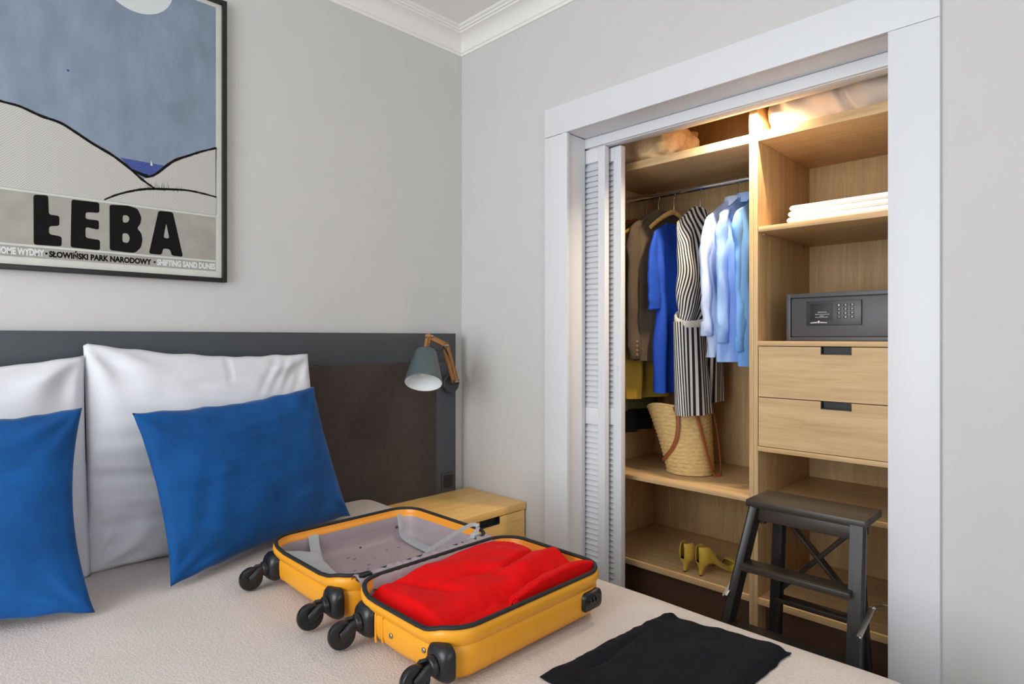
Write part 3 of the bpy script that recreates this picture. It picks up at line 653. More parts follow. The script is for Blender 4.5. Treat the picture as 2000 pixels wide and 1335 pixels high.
def caster(yc, x_wall, s):
    """corner housing moulded round the shell, swivel fork and wheel lying on the bed"""
    h = MB(); zc = .633
    prof_ = []
    for (ox, sy, sz) in ((.004, .034, .036), (-.006, .034, .036), (-.016, .029, .031), (-.022, .022, .025)):
        prof_.append([Vector((x_wall + ox, yc + q[0], zc - .002 + q[1])) for q in rr(-sy, sy, -sz, sz, .02, 0, 6, 3)])
    h.loft(prof_); ho = h.build('wheel_housing', M['black_pl'], case, angle=50)
    ax_ = Vector((-1, .28 * s, -.18)).normalized(); piv = Vector((x_wall - .018, yc, zc - .002))
    MB().disc(piv, ax_, .0195, .014, 24, .003).build('swivel', M['black_pl'], ho)
    wc = piv + ax_ * .043 + Vector((0, 0, -.017)); wc.z = max(wc.z, ZB + .0305)
    side = Vector((.35, -1, .12)).normalized(); side = (side - ax_ * side.dot(ax_)).normalized()
    for k in (-1, 1):
        f_ = MB(); f_.tube([piv + ax_ * .008 + side * k * .0105, piv + ax_ * .022 + side * k * .0138 + Vector((0, 0, .002)), wc + side * k * .0138 + Vector((-.002, 0, .0)), wc + side * k * .0138 + ax_ * .006], [.0125, .013, .0105, .005], 12, flat=.0038, upv=side.cross(ax_)); f_.build('fork', M['black_pl'], ho)
    w_ = MB(); n = 28; a1_ = side.orthogonal().normalized(); a2_ = side.cross(a1_)
    w_.loft([[wc + side * t + (a1_ * math.cos(2 * PI * k / n) + a2_ * math.sin(2 * PI * k / n)) * r for k in range(n)] for t, r in ((-.0095, .011), (-.010, .021), (-.0088, .0275), (-.0045, .030), (.0045, .030), (.0088, .0275), (.010, .021), (.0095, .011))])
    wo = w_.build('wheel', M['rubber'], ho)
    MB().disc(wc - side * .0155, side, .0045, .031, 12, .001).build('axle', M['black_pl'], ho)
for yc, xw, s in ((-.664, -1.232, .4), (-.988, -1.226, .8), (-1.118, -1.219, .8), (-1.374, -1.212, .8)): caster(yc, xw, s)
for px, py in ((764, 1241), (828, 1269)):
    q = onX(px, py, -1.2245); MB().disc(q, (-1, 0, 0), .0055, .003, 16, .001).build('rivet', M['steel'], shF)
# two moulded ribs beside the wheel, the combination lock on the near long side
for px in (735, 748):
    q = onX(px, 1215, -1.2225); MB().tube([q + Vector((0, 0, .022)), q + Vector((-.0015, 0, .015)), q + Vector((-.0015, 0, -.035)), q + Vector((0, 0, -.042))], .0028, 8).build('rib', M['yellow'], shF)
lk0, lk1 = -.822, -.766
lb = MB(); lb.loft([[Vector((lk0 + (lk1 - lk0) / 2 + q[0], HALVES['front'][2] + oy, .631 + q[1] + q[0] * 0)) for q in rr(-sx, sx, -sz, sz, .012, 0, 5, 3)] for oy, sx, sz in ((.004, .034, .022), (-.005, .034, .022), (-.009, .031, .019))])
lock = lb.build('combination_lock', M['black_pl'], case, angle=50)
for k in range(3): MB().disc((lk0 + .013 + k * .012, HALVES['front'][2] - .0045, .633), (1, 0, 0), .0075, .006, 16, .0008).build('number_dial', M['rubber'], lock)
# cloth hinge flap between the halves, straps and corner pocket in the empty half
def flap(u, v):
    x = -1.205 + u * (.425); prof_ = [(-1.016, .672), (-1.030, .697), (-1.044, .698), (-1.060, .690), (-1.072, .668)]
    i = min(3, int(v * 4)); t = v * 4 - i; y = prof_[i][0] * (1 - t) + prof_[i + 1][0] * t; z = prof_[i][1] * (1 - t) + prof_[i + 1][1] * t
    wv = .0022 * nz(u * 22, v * 2.5) + .0012 * math.sin(u * 95 + 4 * nz(u * 6, v))
    return Vector((x + .003 * nz(u * 9, v * 4), y + wv, z + wv * 1.2))
MB().grid(flap, 70, 12).build('hinge_flap', M['lining'], case, angle=80)
def ribbon(name, pts, wd, th=.0009, side=None, par=case):
    P = spline(pts, 8); N = len(P); v = []; f = []
    for i, p in enumerate(P):
        t = (P[min(i + 1, N - 1)] - P[max(i - 1, 0)]).normalized(); sd = Vector(side or (1, 0, 0)); sd = (sd - t * sd.dot(t)).normalized(); nn = t.cross(sd)
        v += [p + sd * wd + nn * th, p - sd * wd + nn * th, p - sd * wd - nn * th, p + sd * wd - nn * th]
    for i in range(N - 1):
        for k in range(4): f.append([4 * i + k, 4 * i + (k + 1) % 4, 4 * i + 4 + (k + 1) % 4, 4 * i + 4 + k])
    f += [[3, 2, 1, 0], [4 * N - 4, 4 * N - 3, 4 * N - 2, 4 * N - 1]]
    return obj(name, v, f, M['strap'], par)
xs_ = onZ(790, 1040, .61).x
ribbon('strap', [(xs_ - .012, -.630, .676), (xs_ - .012, -.640, .640), (xs_ - .015, -.665, .606), (xs_ - .03, -.80, .604), (xs_ - .045, -.93, .612), (xs_ - .05, -.985, .655)], .018)
ribbon('strap_loop', [(xs_ - .05, -.985, .660), (xs_ - .015, -.99, .690), (xs_ + .005, -.985, .706), (xs_ - .012, -.978, .715), (xs_ - .07, -.985, .709), (xs_ - .14, -1.0, .700), (xs_ - .19, -1.012, .694)], .0055, side=(0, .5, 1))
xq = -1.10
ribbon('strap', [(xq, -.630, .676), (xq, -.640, .640), (xq, -.665, .606), (xq - .01, -.72, .604), (xq - .05, -.80, .606)], .015)
pk = MB(); pk.grid(lambda u, v: Vector((-1.206 + .10 * v * (1 - .6 * u) + .004 * nz(u * 6, v * 5), -.66 - .335 * u, .664 - .028 * v - .006 * math.sin(PI * u) + .003 * nz(u * 8, v * 3))), 24, 8)
pk.build('corner_pocket', M['strap'], case, angle=80)
tg = onZ(930, 1046, .69)
MB().box(tg.x - .012, tg.x + .012, tg.y - .006, tg.y + .012, .683, .697, .002).build('hinge_clip', M['strap'], case)
MB().box(-1.20, -1.165, -1.052, -1.032, .684, .700, .003).build('hinge_clip', M['black_pl'], case)

# ---------------------------------------------------------------- red jumper packed in the front half
def jumper():
    x0, x1, y0, y1 = -1.204, -.742, -1.390, -1.078; b = MB()
    def hgt(u, v):
        x, y = x0 + u * (x1 - x0), y0 + v * (y1 - y0)
        z = .680 + .024 * sm(-.1, .8, u) * sm(.05, .45, v) + .008 * math.sin(PI * min(1, u * 1.25)) * sm(.1, .5, v) * sm(1.0, .8, v)
        z += .006 * math.exp(-((u - .76) ** 2 / .012 + (v - .55) ** 2 / .06))
        z -= .034 * sm(.835, .885, u + .05 * math.sin(v * 7)) * sm(.36, .58, v)        # body ends short of the far end
        z -= .030 * (1 - sm(.03, .26 + .06 * math.sin(u * 5), v + .04 * u))           # drops towards the near side
        d = v - (.26 + .30 * (u - .55)); z += .017 * math.exp(-(d / .09) ** 2) * sm(.42, .62, u)   # sleeve rolled along the near right
        z -= .012 * math.exp(-((d - .15) / .03) ** 2) * sm(.55, .7, u)
        z -= .009 * math.exp(-((u - .16 - .30 * (.85 - v)) / .022) ** 2) * sm(.3, .55, v) * sm(1.0, .85, v)
        z -= .008 * math.exp(-((u - .52 + .35 * (v - .4)) / .05) ** 2) * sm(.15, .3, v) * sm(.7, .5, v)
        z -= .007 * math.exp(-((v - .62 + .5 * (u - .3)) / .03) ** 2) * sm(.15, .3, u) * sm(.75, .55, u) + .007 * math.exp(-((v - .45 - .25 * (u - .62)) / .022) ** 2) * sm(.5, .62, u) * sm(.9, .8, u)
        z += .009 * nz(u * 3.0, v * 2.6, 2.2) + .005 * nz(u * 7, v * 6, 5) + .0025 * abs(nz(u * 12, v * 5, 9))
        e = min(u, 1 - u, v, 1 - v); z -= .030 * (1 - sm(0, .07, e))
        return Vector((x, y, max(z, SB + .02)))
    b.grid(hgt, 90, 70)
    # tucked-under layers showing on the near side, and the open cuff
    b.grid(lambda u, v: Vector((-1.16 + .27 * u, -1.380 + .10 * v, .662 + .010 * math.sin(PI * v) + .004 * nz(u * 6, v * 3, 8) - .02 * abs(u - .5) ** 2)), 40, 14)
    c0 = onZ(1003, 1180, .683); d_ = Vector((-.75, .25, .45)).normalized(); rings = []
    a1_ = d_.orthogonal().normalized(); a2_ = d_.cross(a1_)
    for t, r in ((-.05, .015), (-.025, .016), (-.004, .0135), (.0, .015), (.004, .015), (.006, .0135), (.0, .010), (-.02, .008)):
        rings.append([c0 + d_ * t + (a1_ * math.cos(2 * PI * k / 18) + a2_ * .7 * math.sin(2 * PI * k / 18)) * r for k in range(18)])
    b.loft(rings, cap0=False, cap1=True)
    sp_ = spline([onZ(1006, 1180, .679), onZ(1040, 1160, .686), onZ(1085, 1137, .690), onZ(1125, 1119, .689), onZ(1150, 1112, .682)], 7); N_ = len(sp_)
    b.tube(sp_, [.017 + .008 * sm(0, .5, i / N_) for i in range(N_)], 16, flat=[.022 + .014 * sm(0, .5, i / N_) for i in range(N_)], upv=(0, 0, 1))
    for vv in b.v[-16 * N_:]: vv += Vector((.004 * nz(vv.x * 30, vv.y * 30), .004 * nz(vv.y * 30, vv.z * 40, 2), .004 * nz(vv.x * 26, vv.y * 40, 5)))
    fx0, fx1, fy0, fy1 = HALVES['front']
    for vv in b.v: vv.x = min(max(vv.x, fx0 + .024), fx1 - .024); vv.y = min(max(vv.y, fy0 + .024), fy1 - .022); vv.z = max(vv.z, SB + .024)
    o = b.build('red_jumper', M['red'], base=(-.97, -1.23, .60), angle=180)
    sd = o.modifiers.new('thick', 'SOLIDIFY'); sd.thickness = .004; sd.offset = -1
    return tag(o, 'bright red knitted jumper folded into the open suitcase', 'jumper')
jumper()

# ---------------------------------------------------------------- black T-shirt folded on the bed
def tshirt():
    A, B_, C_, D_ = onZ(1052, 1312, .59), onZ(1290, 1196, .59), onZ(1545, 1266, .59), onZ(1330, 1440, .59)
    b = MB()
    def lay_(grow, zt, seed, sh):
        def fn(u, v):
            p = A * (1 - u) * (1 - v) + B_ * u * (1 - v) + C_ * u * v + D_ * (1 - u) * v
            c = (A + B_ + C_ + D_) / 4; p = c + (p - c) * grow + sh
            e = min(u, 1 - u, v, 1 - v)
            wob = Vector((nz(u * 7 + seed, v * 7), nz(u * 7, v * 7 + seed), 0)) * .009 * (1 - sm(0, .12, e))
            wob += Vector((nz(u * 17 + seed, 3), nz(u * 17, v + seed), 0)) * .010 * (1 - sm(0, .10, v)) * (.3 + sm(.2, .9, u))
            z = ZB + zt * sm(-.005, .05, e) + .0035 * nz(u * 4 + seed, v * 4) + .002 * nz(u * 11, v * 9 + seed)
            z += .006 * math.exp(-((v - .10) / .04) ** 2) * abs(nz(u * 9, seed)) * 2
            z -= .006 * math.exp(-((v - .16 - .03 * math.sin(u * 8)) / .022) ** 2) * sm(.0, .2, u) * sm(.75, .5, u)
            return Vector((p.x + wob.x, p.y + wob.y, max(z, ZB + .0015)))
        b.grid(fn, 70, 60)
    lay_(1.0, .012, 3.1, Vector((0, 0, 0))); lay_(.955, .020, 8.4, Vector((.008, -.006, 0)))
    o = b.build('black_tshirt', M['black_knit'], base=(-.83, -1.66, ZB), angle=180)
    sd = o.modifiers.new('thick', 'SOLIDIFY'); sd.thickness = .002; sd.offset = -1
    return tag(o, 'black T-shirt folded flat on the bedspread in the foreground', 'T-shirt')
tshirt()

# ================================================================ WHAT IS IN THE WARDROBE
# safe on the shelf above the drawers
XS = .36; sy0, sy1, sz0, sz1 = -1.422, -1.845, 1.2392, 1.4112
sf = thing('safe', (XS + .1, -1.63, sz0), 'dark grey keypad safe on the shelf above the two drawers', 'safe')
fr = MB(); e = .0145
fr.box(XS, XS + .02, sy0 - e, sy0, sz0, sz1, .001); fr.box(XS, XS + .02, sy1, sy1 + e, sz0, sz1, .001); fr.box(XS, XS + .02, sy1 + e, sy0 - e, sz1 - e, sz1, .001); fr.box(XS, XS + .02, sy1 + e, sy0 - e, sz0, sz0 + e, .001)
v, f = prism([(sy0, sz0), (sy0, sz1), (sy1, sz1), (sy1, sz0)], XS + .0205, XS + .33); fr.add(v, f)
obj('body', fr.v, fr.f, M['safe'], sf)
sd_ = bx('safe_door', XS + .003, XS + .019, sy0 - e - .0025, sy1 + e + .0025, sz0 + e + .0025, sz1 - e - .0035, M['safe'], sf, bev=.001)
k0, k1, kz0, kz1 = -1.494, -1.672, 1.2955, 1.3815
kp = bx('keypad_panel', XS - .006, XS + .004, k0, k1, kz0, kz1, M['safe_dark'], sf, bev=.0015)
bx('display_window', XS - .0066, XS - .005, -1.508, -1.582, 1.312, 1.372, M['black_gap'], kp, bev=.0005)
KEYS = ['1', '2', '3', '4', '5', '6', '7', '8', '9', '*', '0', '#']
for r in range(4):
    for c in range(3):
        q = onX(1638.5 + c * 13, 595.5 + r * 7.9 - c * .6, XS - .007); ko = bx('key', XS - .009, XS - .005, q.y + .006, q.y - .006, q.z - .0048, q.z + .0048, M['black_pl'], kp, bev=.001)
        text('key_digit', KEYS[r * 3 + c], q.y + .0022, q.y - .0022, q.z - .0034, q.z + .0034, XS - .0093, M['inkw'], ko, .03, axis='x')
def line(px0, px1, py, hpx, body, bold=.02):
    a, b2 = onX(px0, py, XS - .007), onX(px1, py - (px1 - px0) * .03, XS - .007); h = hpx * .00105
    text('panel_text', body, a.y, b2.y, (a.z + b2.z) / 2 - h, (a.z + b2.z) / 2 + h, XS - .0069, M['inkw'], kp, bold, axis='x')
line(1597, 1615, 609.5, 1.6, 'PERSONAL'); line(1592, 1620, 614, 1.4, 'ENTER YOUR CODE AND'); line(1601, 1609, 617, 1.2, 'PRESS'); line(1592, 1617, 619.5, 1.3, 'THE LOCK KEY TO OPEN')
lg = MB(); q = onX(1599, 629.5, XS - .0072)
for dy, dz, wy, wz in ((0, .002, .0045, .0065),): lg.add([(q.x, q.y + wy, q.z + dz), (q.x, q.y, q.z + dz + wz), (q.x, q.y - wy, q.z + dz), (q.x, q.y, q.z + dz - wz)], [[0, 1, 2, 3]])
for s_ in (1, -1): lg.add([(q.x, q.y + s_ * .005, q.z - .002), (q.x, q.y + s_ * .028, q.z - .0025), (q.x, q.y + s_ * .028, q.z + .0002), (q.x, q.y + s_ * .005, q.z + .0022)], [[0, 1, 2, 3]])
lg.build('emblem', M['inkw'], kp, smooth=False)

# folded sheets on the pin shelf
zz = 1.6642
for k, (th, yo, xo, lb_) in enumerate(((.0225, -1.437, .322, 'folded white sheet, lowest of the three stacked above the safe'), (.021, -1.440, .326, 'folded white sheet, middle one of the three stacked above the safe'), (.021, -1.4435, .330, 'folded white sheet, topmost of the three stacked above the safe'))):
    b = MB(); W_, D2 = .50, .36
    nl = 1
    for i in range(nl):
        z0 = zz + i * th / nl; t = th / nl
        def ringf(x_, z0=z0, t=t, k=k, i=i):
            yy0 = yo - .0015 * i; yy1 = yo - W_; pts = []
            for j in range(7): a = PI / 2 + PI * j / 6; pts.append(Vector((x_, yy0 - t * .5 - math.cos(a) * t * .5 - 0 * a, z0 + t / 2 + math.sin(a) * t * .48)))
            for j in range(7): a = -PI / 2 + PI * j / 6; pts.append(Vector((x_, yy1 + t * .5 - math.cos(a) * t * .5, z0 + t / 2 + math.sin(a) * t * .48)))
            return pts
        rings = []
        for m_, (dx, sc_) in enumerate(((0, .55), (.002, .9), (.006, 1), (D2, 1))):
            rg_ = ringf(xo + dx + .001 * i); cz_ = z0 + t / 2
            rings.append([Vector((p.x + .0015 * nz(p.y * 9, k, i), p.y, cz_ + (p.z - cz_) * sc_ + .0012 * nz(p.y * 7, p.x * 7, k + i) * (1 if i else .0))) for p in rg_])
        b.loft(rings)
    tag(b.build('folded_sheet', M['linen'], base=(.5, -1.69, zz), angle=50), lb_, 'bed linen', 'folded sheets on the shelf'); zz += th + .0006

# bedding pushed onto the top shelves
def lump(name, label, cat, c, r, mat, seed, amp, fine, n=70, sq=2.6, flat=0.0):
    c = Vector(c); b = MB()
    def fn(u, v):
        th, ph = 2 * PI * u, PI * (v - .5)
        cu, su, cv, sv = math.cos(th), math.sin(th), math.cos(ph), math.sin(ph)
        pw = lambda q: math.copysign(abs(q) ** (2 / sq), q)
        d = Vector((pw(cv) * pw(cu) * r[0], pw(cv) * pw(su) * r[1], pw(sv) * r[2]))
        nn_ = Vector((cv * cu, cv * su, sv)); q = d * 6
        h = amp * (nz(q.x + seed, q.y, q.z) + .6 * nz(q.x * 2.3, q.y * 2.3 + seed, q.z * 2.3)) + fine * abs(nz(q.x * 4 + seed, q.y * 4, q.z * 5)) * 2
        p = c + d + nn_ * h; p.z = max(p.z, c.z - r[2]); return p
    b.grid(fn, n, n // 2)
    return tag(b.build(name, mat, base=(c.x, c.y, c.z - r[2]), angle=180), label, cat)
lump('fleece_blanket', 'fluffy cream blanket bundled on the top shelf above the clothes', 'blanket', (.50, -.775, 2.110), (.145, .185, .094), M['fluff'], 3.3, .030, .016, n=110)
def duvet():
    b = MB(); y0, y1, x0, x1 = -1.349, -2.06, .31, .72; zb_ = 2.0155
    def fn(u, v):
        th = 2 * PI * u; t = v; y = y0 + (y1 - y0) * t
        end = min(1, (t / .10)) ** .5 if t < .10 else 1; end = min(end, min(1, (1 - t) / .08) ** .5)
        rx, rz = .195 * (.65 + .35 * end), .118 * (.42 + .58 * end) * (1 - .12 * sm(.0, .8, t))
        cc, ss = math.cos(th), math.sin(th); pw = lambda q: math.copysign(abs(q) ** .78, q)
        x = .515 + rx * pw(cc); z = zb_ + rz + rz * pw(ss)
        fold = .013 * math.sin(t * 46 + 2.5 * ss + 5 * nz(t * 4, ss)) * sm(.60, .05, t) + .016 * nz(t * 5, cc * 1.5, ss * 1.5) + .006 * nz(t * 16, cc * 3, ss * 3)
        nick = -.022 * math.exp(-((t - .36 + .05 * ss) / .018) ** 2)
        x += cc * (fold + nick); z += ss * (fold + nick)
        return Vector((max(x, .303), y - .012 * nz(cc * 2, ss * 2, 3) * (1 - end), max(z, zb_)))
    b.grid(fn, 60, 120)
    v0 = len(b.v); 
    b.f.append([i for i in range(60)][::-1]); b.m.append(0); b.f.append([120 * 61 + i for i in range(60)]); b.m.append(0)
    return tag(b.build('spare_duvet', M['satin'], base=(.5, -1.7, zb_), angle=180), 'shiny cream duvet bundled on the top shelf above the folded sheets', 'duvet')
duvet()

# ---------------------------------------------------------------- clothes on hangers
RZ_, RX_ = 1.917, .555
def hanger(y, tilt, label, mat, drop=.098, half=.165, z_sh=.10):
    root = thing('coat_hanger', (RX_, y, RZ_ - .1), label, 'hanger', 'coat hangers on the wardrobe rail')
    zt = RZ_ - drop; hk = []
    for k in range(12):
        a = -.35 * PI + (1.35 * PI) * k / 11; hk.append((RX_ + .0165 * math.cos(a), y, RZ_ + .001 + .0165 * math.sin(a)))
    hk = [Vector(p) for p in hk[::-1]]
    hk = hk[::-1]; hk = [Vector((RX_, y, zt + .004)), Vector((RX_, y, RZ_ - .034)), Vector((RX_ + .005, y, RZ_ - .024))] + hk
    MB().tube(hk, .0017, 8).build('hook', M['chrome'], root)
    pts, rs = [], []
    for k in range(17):
        t = -1 + k / 8; x = RX_ + half * t; pts.append((x, y + tilt * (x - RX_), zt - z_sh * abs(t) ** 1.35 - .004)); rs.append(.0125 - .003 * abs(t))
    MB().tube(pts, rs, 10, flat=.0065, upv=(0, 0, 1)).build('shoulder_bar', mat, root)
    return root
def garment(name, label, cat, mat, y, tilt, zneck, slope, zhem, wsh, whem, thick, sleeve=None, neck=.055, fold=.018, seed=0, waist=None, xc=RX_, stripe_uv=False, vneck=0, hemslope=0, extra=None, collar=False, group='clothes hanging in the wardrobe', skew=0.0):
    """hanging garment: body shell with shoulder line plus sleeves; front edge faces the room"""
    root = thing(name, (xc, y, zhem), label, cat, group); nu, nv = 64, 44; V, UV, Fc = [], [], []
    for j in range(nv + 1):
        t = j / nv
        for i in range(nu + 1):
            th = 2 * PI * i / nu; cc, ss = math.cos(th), math.sin(th); pw = lambda q, e: math.copysign(abs(q) ** e, q)
            w_ = whem + (wsh - whem) * t
            if waist: w_ *= 1 - waist[1] * math.exp(-((t - waist[0]) / .13) ** 2)
            x = w_ * pw(cc, .8); ztop = zneck - slope * max(0, abs(x) - neck) - (vneck * max(0, 1 - abs(x) / neck) if ss < 0 else 0)
            z0 = zhem + hemslope * x; z = z0 + (ztop - z0) * t
            tk = thick * (1 - .82 * sm(.72, 1, t)) * (1 + .15 * (1 - t))
            fo = fold * (1 - .8 * t) * math.sin(x * 42 + seed + 3 * nz(x * 5, t * 2, seed)) + .006 * nz(x * 9, t * 5, seed)
            yy = tk * pw(ss, .75) + fo * (abs(ss) ** .3 if ss < 0 else .6)
            xx = x + .5 * fo * cc + skew * (1 - t)
            V.append(Vector((xc + xx, y + tilt * xx + yy, z))); UV.append((2 * (w_ + thick) * 2 * i / nu + (.10 * (1 - t) * math.sin(seed + 3 * t) if stripe_uv else 0), z))
    for j in range(nv):
        for i in range(nu): a = j * (nu + 1) + i; Fc.append([a, a + 1, a + nu + 2, a + nu + 1])
    body = obj('body', V, Fc, mat, root, angle=180, uvs=UV)
    if sleeve:
        zc, r0, r1, fx = sleeve[:4]
        for sd in ((-1, 1) if len(sleeve) < 5 else (-1,)):
            x0 = sd * (wsh - .012); zs = zneck - slope * max(0, abs(x0) - neck) - .012
            path = [Vector((xc + sd * (wsh - .085), y + tilt * x0 * .7, zs + .045)), Vector((xc + x0, y + tilt * x0 + .0, zs - .02)), Vector((xc + x0 + sd * fx * .5, y + tilt * x0 + .004, zs - .12)), Vector((xc + x0 + sd * fx * .9, y + tilt * x0 + .002, (zs + zc) / 2)), Vector((xc + x0 + sd * fx, y + tilt * x0 + .004 * sd, zc + .06)), Vector((xc + x0 + sd * fx * .9, y + tilt * x0, zc))]
            P = spline(path, 7); N = len(P); rs = [(r0 + (r1 - r0) * i / (N - 1)) * (.12 + .88 * sm(0, .36, i / (N - 1))) for i in range(N)]
            b = MB(); b.tube(P, rs, 20, flat=[q * .40 for q in rs], cap=True, upv=(1, 0, 0))
            for vv in b.v: vv += Vector((.010 * nz(vv.z * 11, vv.x * 9, seed) + .005 * nz(vv.z * 34, vv.y * 40, seed), .009 * nz(vv.z * 10 + 4, vv.x * 14, seed + 2) - .007 * abs(nz(vv.z * 26 + vv.x * 30, seed, 3)), 0))
            uvs_ = [((k % 20) / 20 * .2, k // 20 * .02) for k in range(len(b.v))]
            so = obj('sleeve', b.v, b.f, mat, root, angle=120, uvs=uvs_)
            if extra == 'cuff':
                c_ = MB(); c_.tube([P[-1] + Vector((0, 0, .055)), P[-1] + Vector((0, 0, .0)), P[-1] - Vector((0, 0, .004))], [r1 * 1.05, r1 * 1.1, r1 * 1.0], 20, flat=[r1 * .5, r1 * .58, r1 * .5], upv=(1, 0, 0)); c_.build('cuff', mat, so, angle=70)
            if extra == 'buttons' and sd < 0:
                for k in range(4): MB().disc(P[-1] + Vector((-r1 * .45, -r1 * .60, .020 + k * .019)), (-.5, -1, 0), .0068, .004, 14, .001).build('button', M['shoe_in'], so)
    if extra == 'cuff' or collar:                               # collar and button placket of a shirt
        c_ = MB(); ring = [Vector((xc + .058 * math.cos(2 * PI * k / 24), y + .036 * math.sin(2 * PI * k / 24), zneck - .012 + .006 * math.cos(2 * PI * k / 24))) for k in range(24)]
        c_.loft([ring, [p + Vector((0, 0, .030)) for p in ring], [Vector((xc + (p.x - xc) * 1.12, y + (p.y - y) * 1.25, p.z + .028)) for p in ring], [Vector((xc + (p.x - xc) * 1.22, y + (p.y - y) * 1.4, p.z - .012)) for p in ring]], cap0=False, cap1=False); c_.build('collar', mat, root, angle=70) if extra == 'cuff' else obj('collar', c_.v, c_.f, mat, root, angle=70, uvs=[(.018 * (k % 24) * .8, 0) for k in range(len(c_.v))])
    return root
H_ = 'wooden hanger '
hanger(-1.147, -.19, H_ + 'holding the palest blue shirt', M['hanger']); hanger(-1.193, -.14, H_ + 'between the two outer blue shirts', M['hanger']); hanger(-1.240, -.05, H_ + 'against the wardrobe divider, holding the brightest shirt', M['hanger'])
garment('blue_shirt', 'palest blue shirt, leftmost of the three shirts, beside the striped jumpsuit', 'shirt', M['shirt_a'], -1.143, -.16, 1.832, .62, 1.172, .205, .20, .026, (1.262, .046, .036, .012), seed=1.2, extra='cuff')
garment('blue_shirt', 'mid blue shirt, middle one of the three shirts on the rail', 'shirt', M['shirt_b'], -1.197, -.13, 1.838, .62, 1.155, .205, .20, .026, (1.235, .044, .036, -.004), seed=3.9, extra='cuff')
garment('blue_shirt', 'bright sky blue shirt against the divider, rightmost of the shirts', 'shirt', M['shirt_c'], -1.252, -.06, 1.838, .62, 1.140, .205, .20, .026, (1.20, .042, .036, -.018), seed=6.1, extra='cuff')
hanger(-.975, -.10, H_ + 'holding the striped jumpsuit', M['hanger'])
js = garment('striped_jumpsuit', 'black and white striped jumpsuit with a cream belt', 'jumpsuit', M['stripe'], -.985, -.16, 1.825, .75, 1.30, .140, .128, .030, None, fold=.012, seed=2.2, stripe_uv=True, xc=.520, neck=.03)
for (dx, wl, zlo, yo, sk_) in ((-.065, .088, .925, -.030, -.01), (.065, .085, .965, .018, .03)):          # two wide legs
    V, UV, Fc = [], [], []; nu, nv = 44, 26
    for j in range(nv + 1):
        t = j / nv
        for i in range(nu + 1):
            th = 2 * PI * i / nu; cc, ss = math.cos(th), math.sin(th); w_ = wl * (.95 + .22 * (1 - t)); tk = .034 * (1 + .25 * (1 - t)); x = w_ * math.copysign(abs(cc) ** .8, cc)
            fo = .010 * math.sin(x * 60 + 2 + dx * 50) * (1 - t * .6)
            V.append(Vector((.520 + dx + x + sk_ * (1 - t) + .4 * fo * cc, -.985 - .16 * (dx + x) + yo * (1 - t) + tk * ss + fo * .7, zlo + (1.32 - zlo) * t))); UV.append((4 * (w_ + tk) * i / nu * .9 + .06 * t + dx, t))
    for j in range(nv):
        for i in range(nu): a = j * (nu + 1) + i; Fc.append([a, a + 1, a + nu + 2, a + nu + 1])
    obj('trouser_leg', V, Fc, M['stripe'], js, angle=180, uvs=UV)
bl = MB(); N_ = 40; rg_ = []
for k in range(N_):
    th = 2 * PI * k / N_; xx = .138 * math.copysign(abs(math.cos(th)) ** .8, math.cos(th)); rg_.append(Vector((.520 + xx, -.985 - .16 * xx + .040 * math.sin(th), 1.345 + .030 * math.sin(th + .5) + .012 * math.cos(th))))
bl.tube(rg_, .017, 12, closed=True, flat=.007, upv=(0, 0, 1))
for vv in bl.v: vv += Vector((.003 * nz(vv.z * 90, vv.y * 90), .003 * nz(vv.y * 80, vv.z * 90, 4), .003 * nz(vv.y * 70, vv.x * 60, 2)))
bl.build('belt', M['belt'], js)
hanger(-.845, -.2, H_ + 'holding the cobalt dress', M['hanger'], drop=.085, half=.15, z_sh=.085)
garment('cobalt_dress', 'cobalt blue dress with half sleeves between jacket and striped jumpsuit', 'dress', M['blue_dress'], -.880, -.17, 1.765, .55, 1.010, .175, .185, .038, (1.375, .046, .040, .022), seed=5.1, neck=.09, vneck=.06, waist=(.55, .12))
hanger(-.765, -.05, 'hanger holding the brown jacket', M['hanger']); hanger(-.700, 0, 'reddish wooden hanger holding the mustard top', M['hanger_red']); hanger(-.640, 0, 'reddish wooden hanger holding the olive dress', M['hanger_red']); hanger(-.603, 0, 'reddish wooden hanger nearest the louvred doors', M['hanger_red'])
garment('brown_jacket', 'brown wool jacket with cuff buttons left of the cobalt dress', 'jacket', M['brown_wool'], -.802, -.16, 1.838, .60, 1.150, .212, .205, .044, (1.158, .060, .046, .012), seed=7.4, neck=.07, fold=.010, extra='buttons')
garment('mustard_top', 'mustard knitted top hanging behind the brown jacket', 'top', M['yellow_knit'], -.730, -.10, 1.80, .55, .975, .195, .16, .022, (1.30, .032, .030, .02), seed=8.8, xc=.535)
garment('olive_dress', 'dark dress with an olive hem next to the louvred door', 'dress', M['olive'], -.655, 0, 1.80, .5, .915, .175, .18, .018, None, seed=9.3)
garment('black_dress', 'long black dress nearest the louvred doors', 'dress', M['black_cloth'], -.612, 0, 1.80, .5, .80, .18, .19, .018, None, seed=4.4)

# ---------------------------------------------------------------- straw basket bag on the middle shelf
bk = thing('straw_basket', (.53, -.955, .653), 'woven straw basket with tan leather straps under the striped jumpsuit', 'basket')
def bpt(th, t, off=0):
    """point on the basket wall; t 0 at the base, 1 at the rim; the basket sags to one side"""
    rx = .098 + .045 * t ** 1.3 + off; ry = .103 + .034 * t ** 1.2 + off
    c = Vector((.535 + .0 * t, -.937 + .056 * t ** 1.25, .655)); zz_ = .292 * t + .018 * t * t * math.cos(2 * th + .6) - .02 * t * math.sin(th) * .8
    rip = .0022 * math.sin(t * 2 * PI * 17) + .0015 * nz(th * 7, t * 30)
    return c + Vector(((rx + rip) * math.cos(th), (ry + rip) * math.sin(th), zz_ + .0))
n = 72; rings = []
rings.append([Vector((.535 + .03 * math.cos(2 * PI * k / n), -.937 + .03 * math.sin(2 * PI * k / n), .6545)) for k in range(n)])
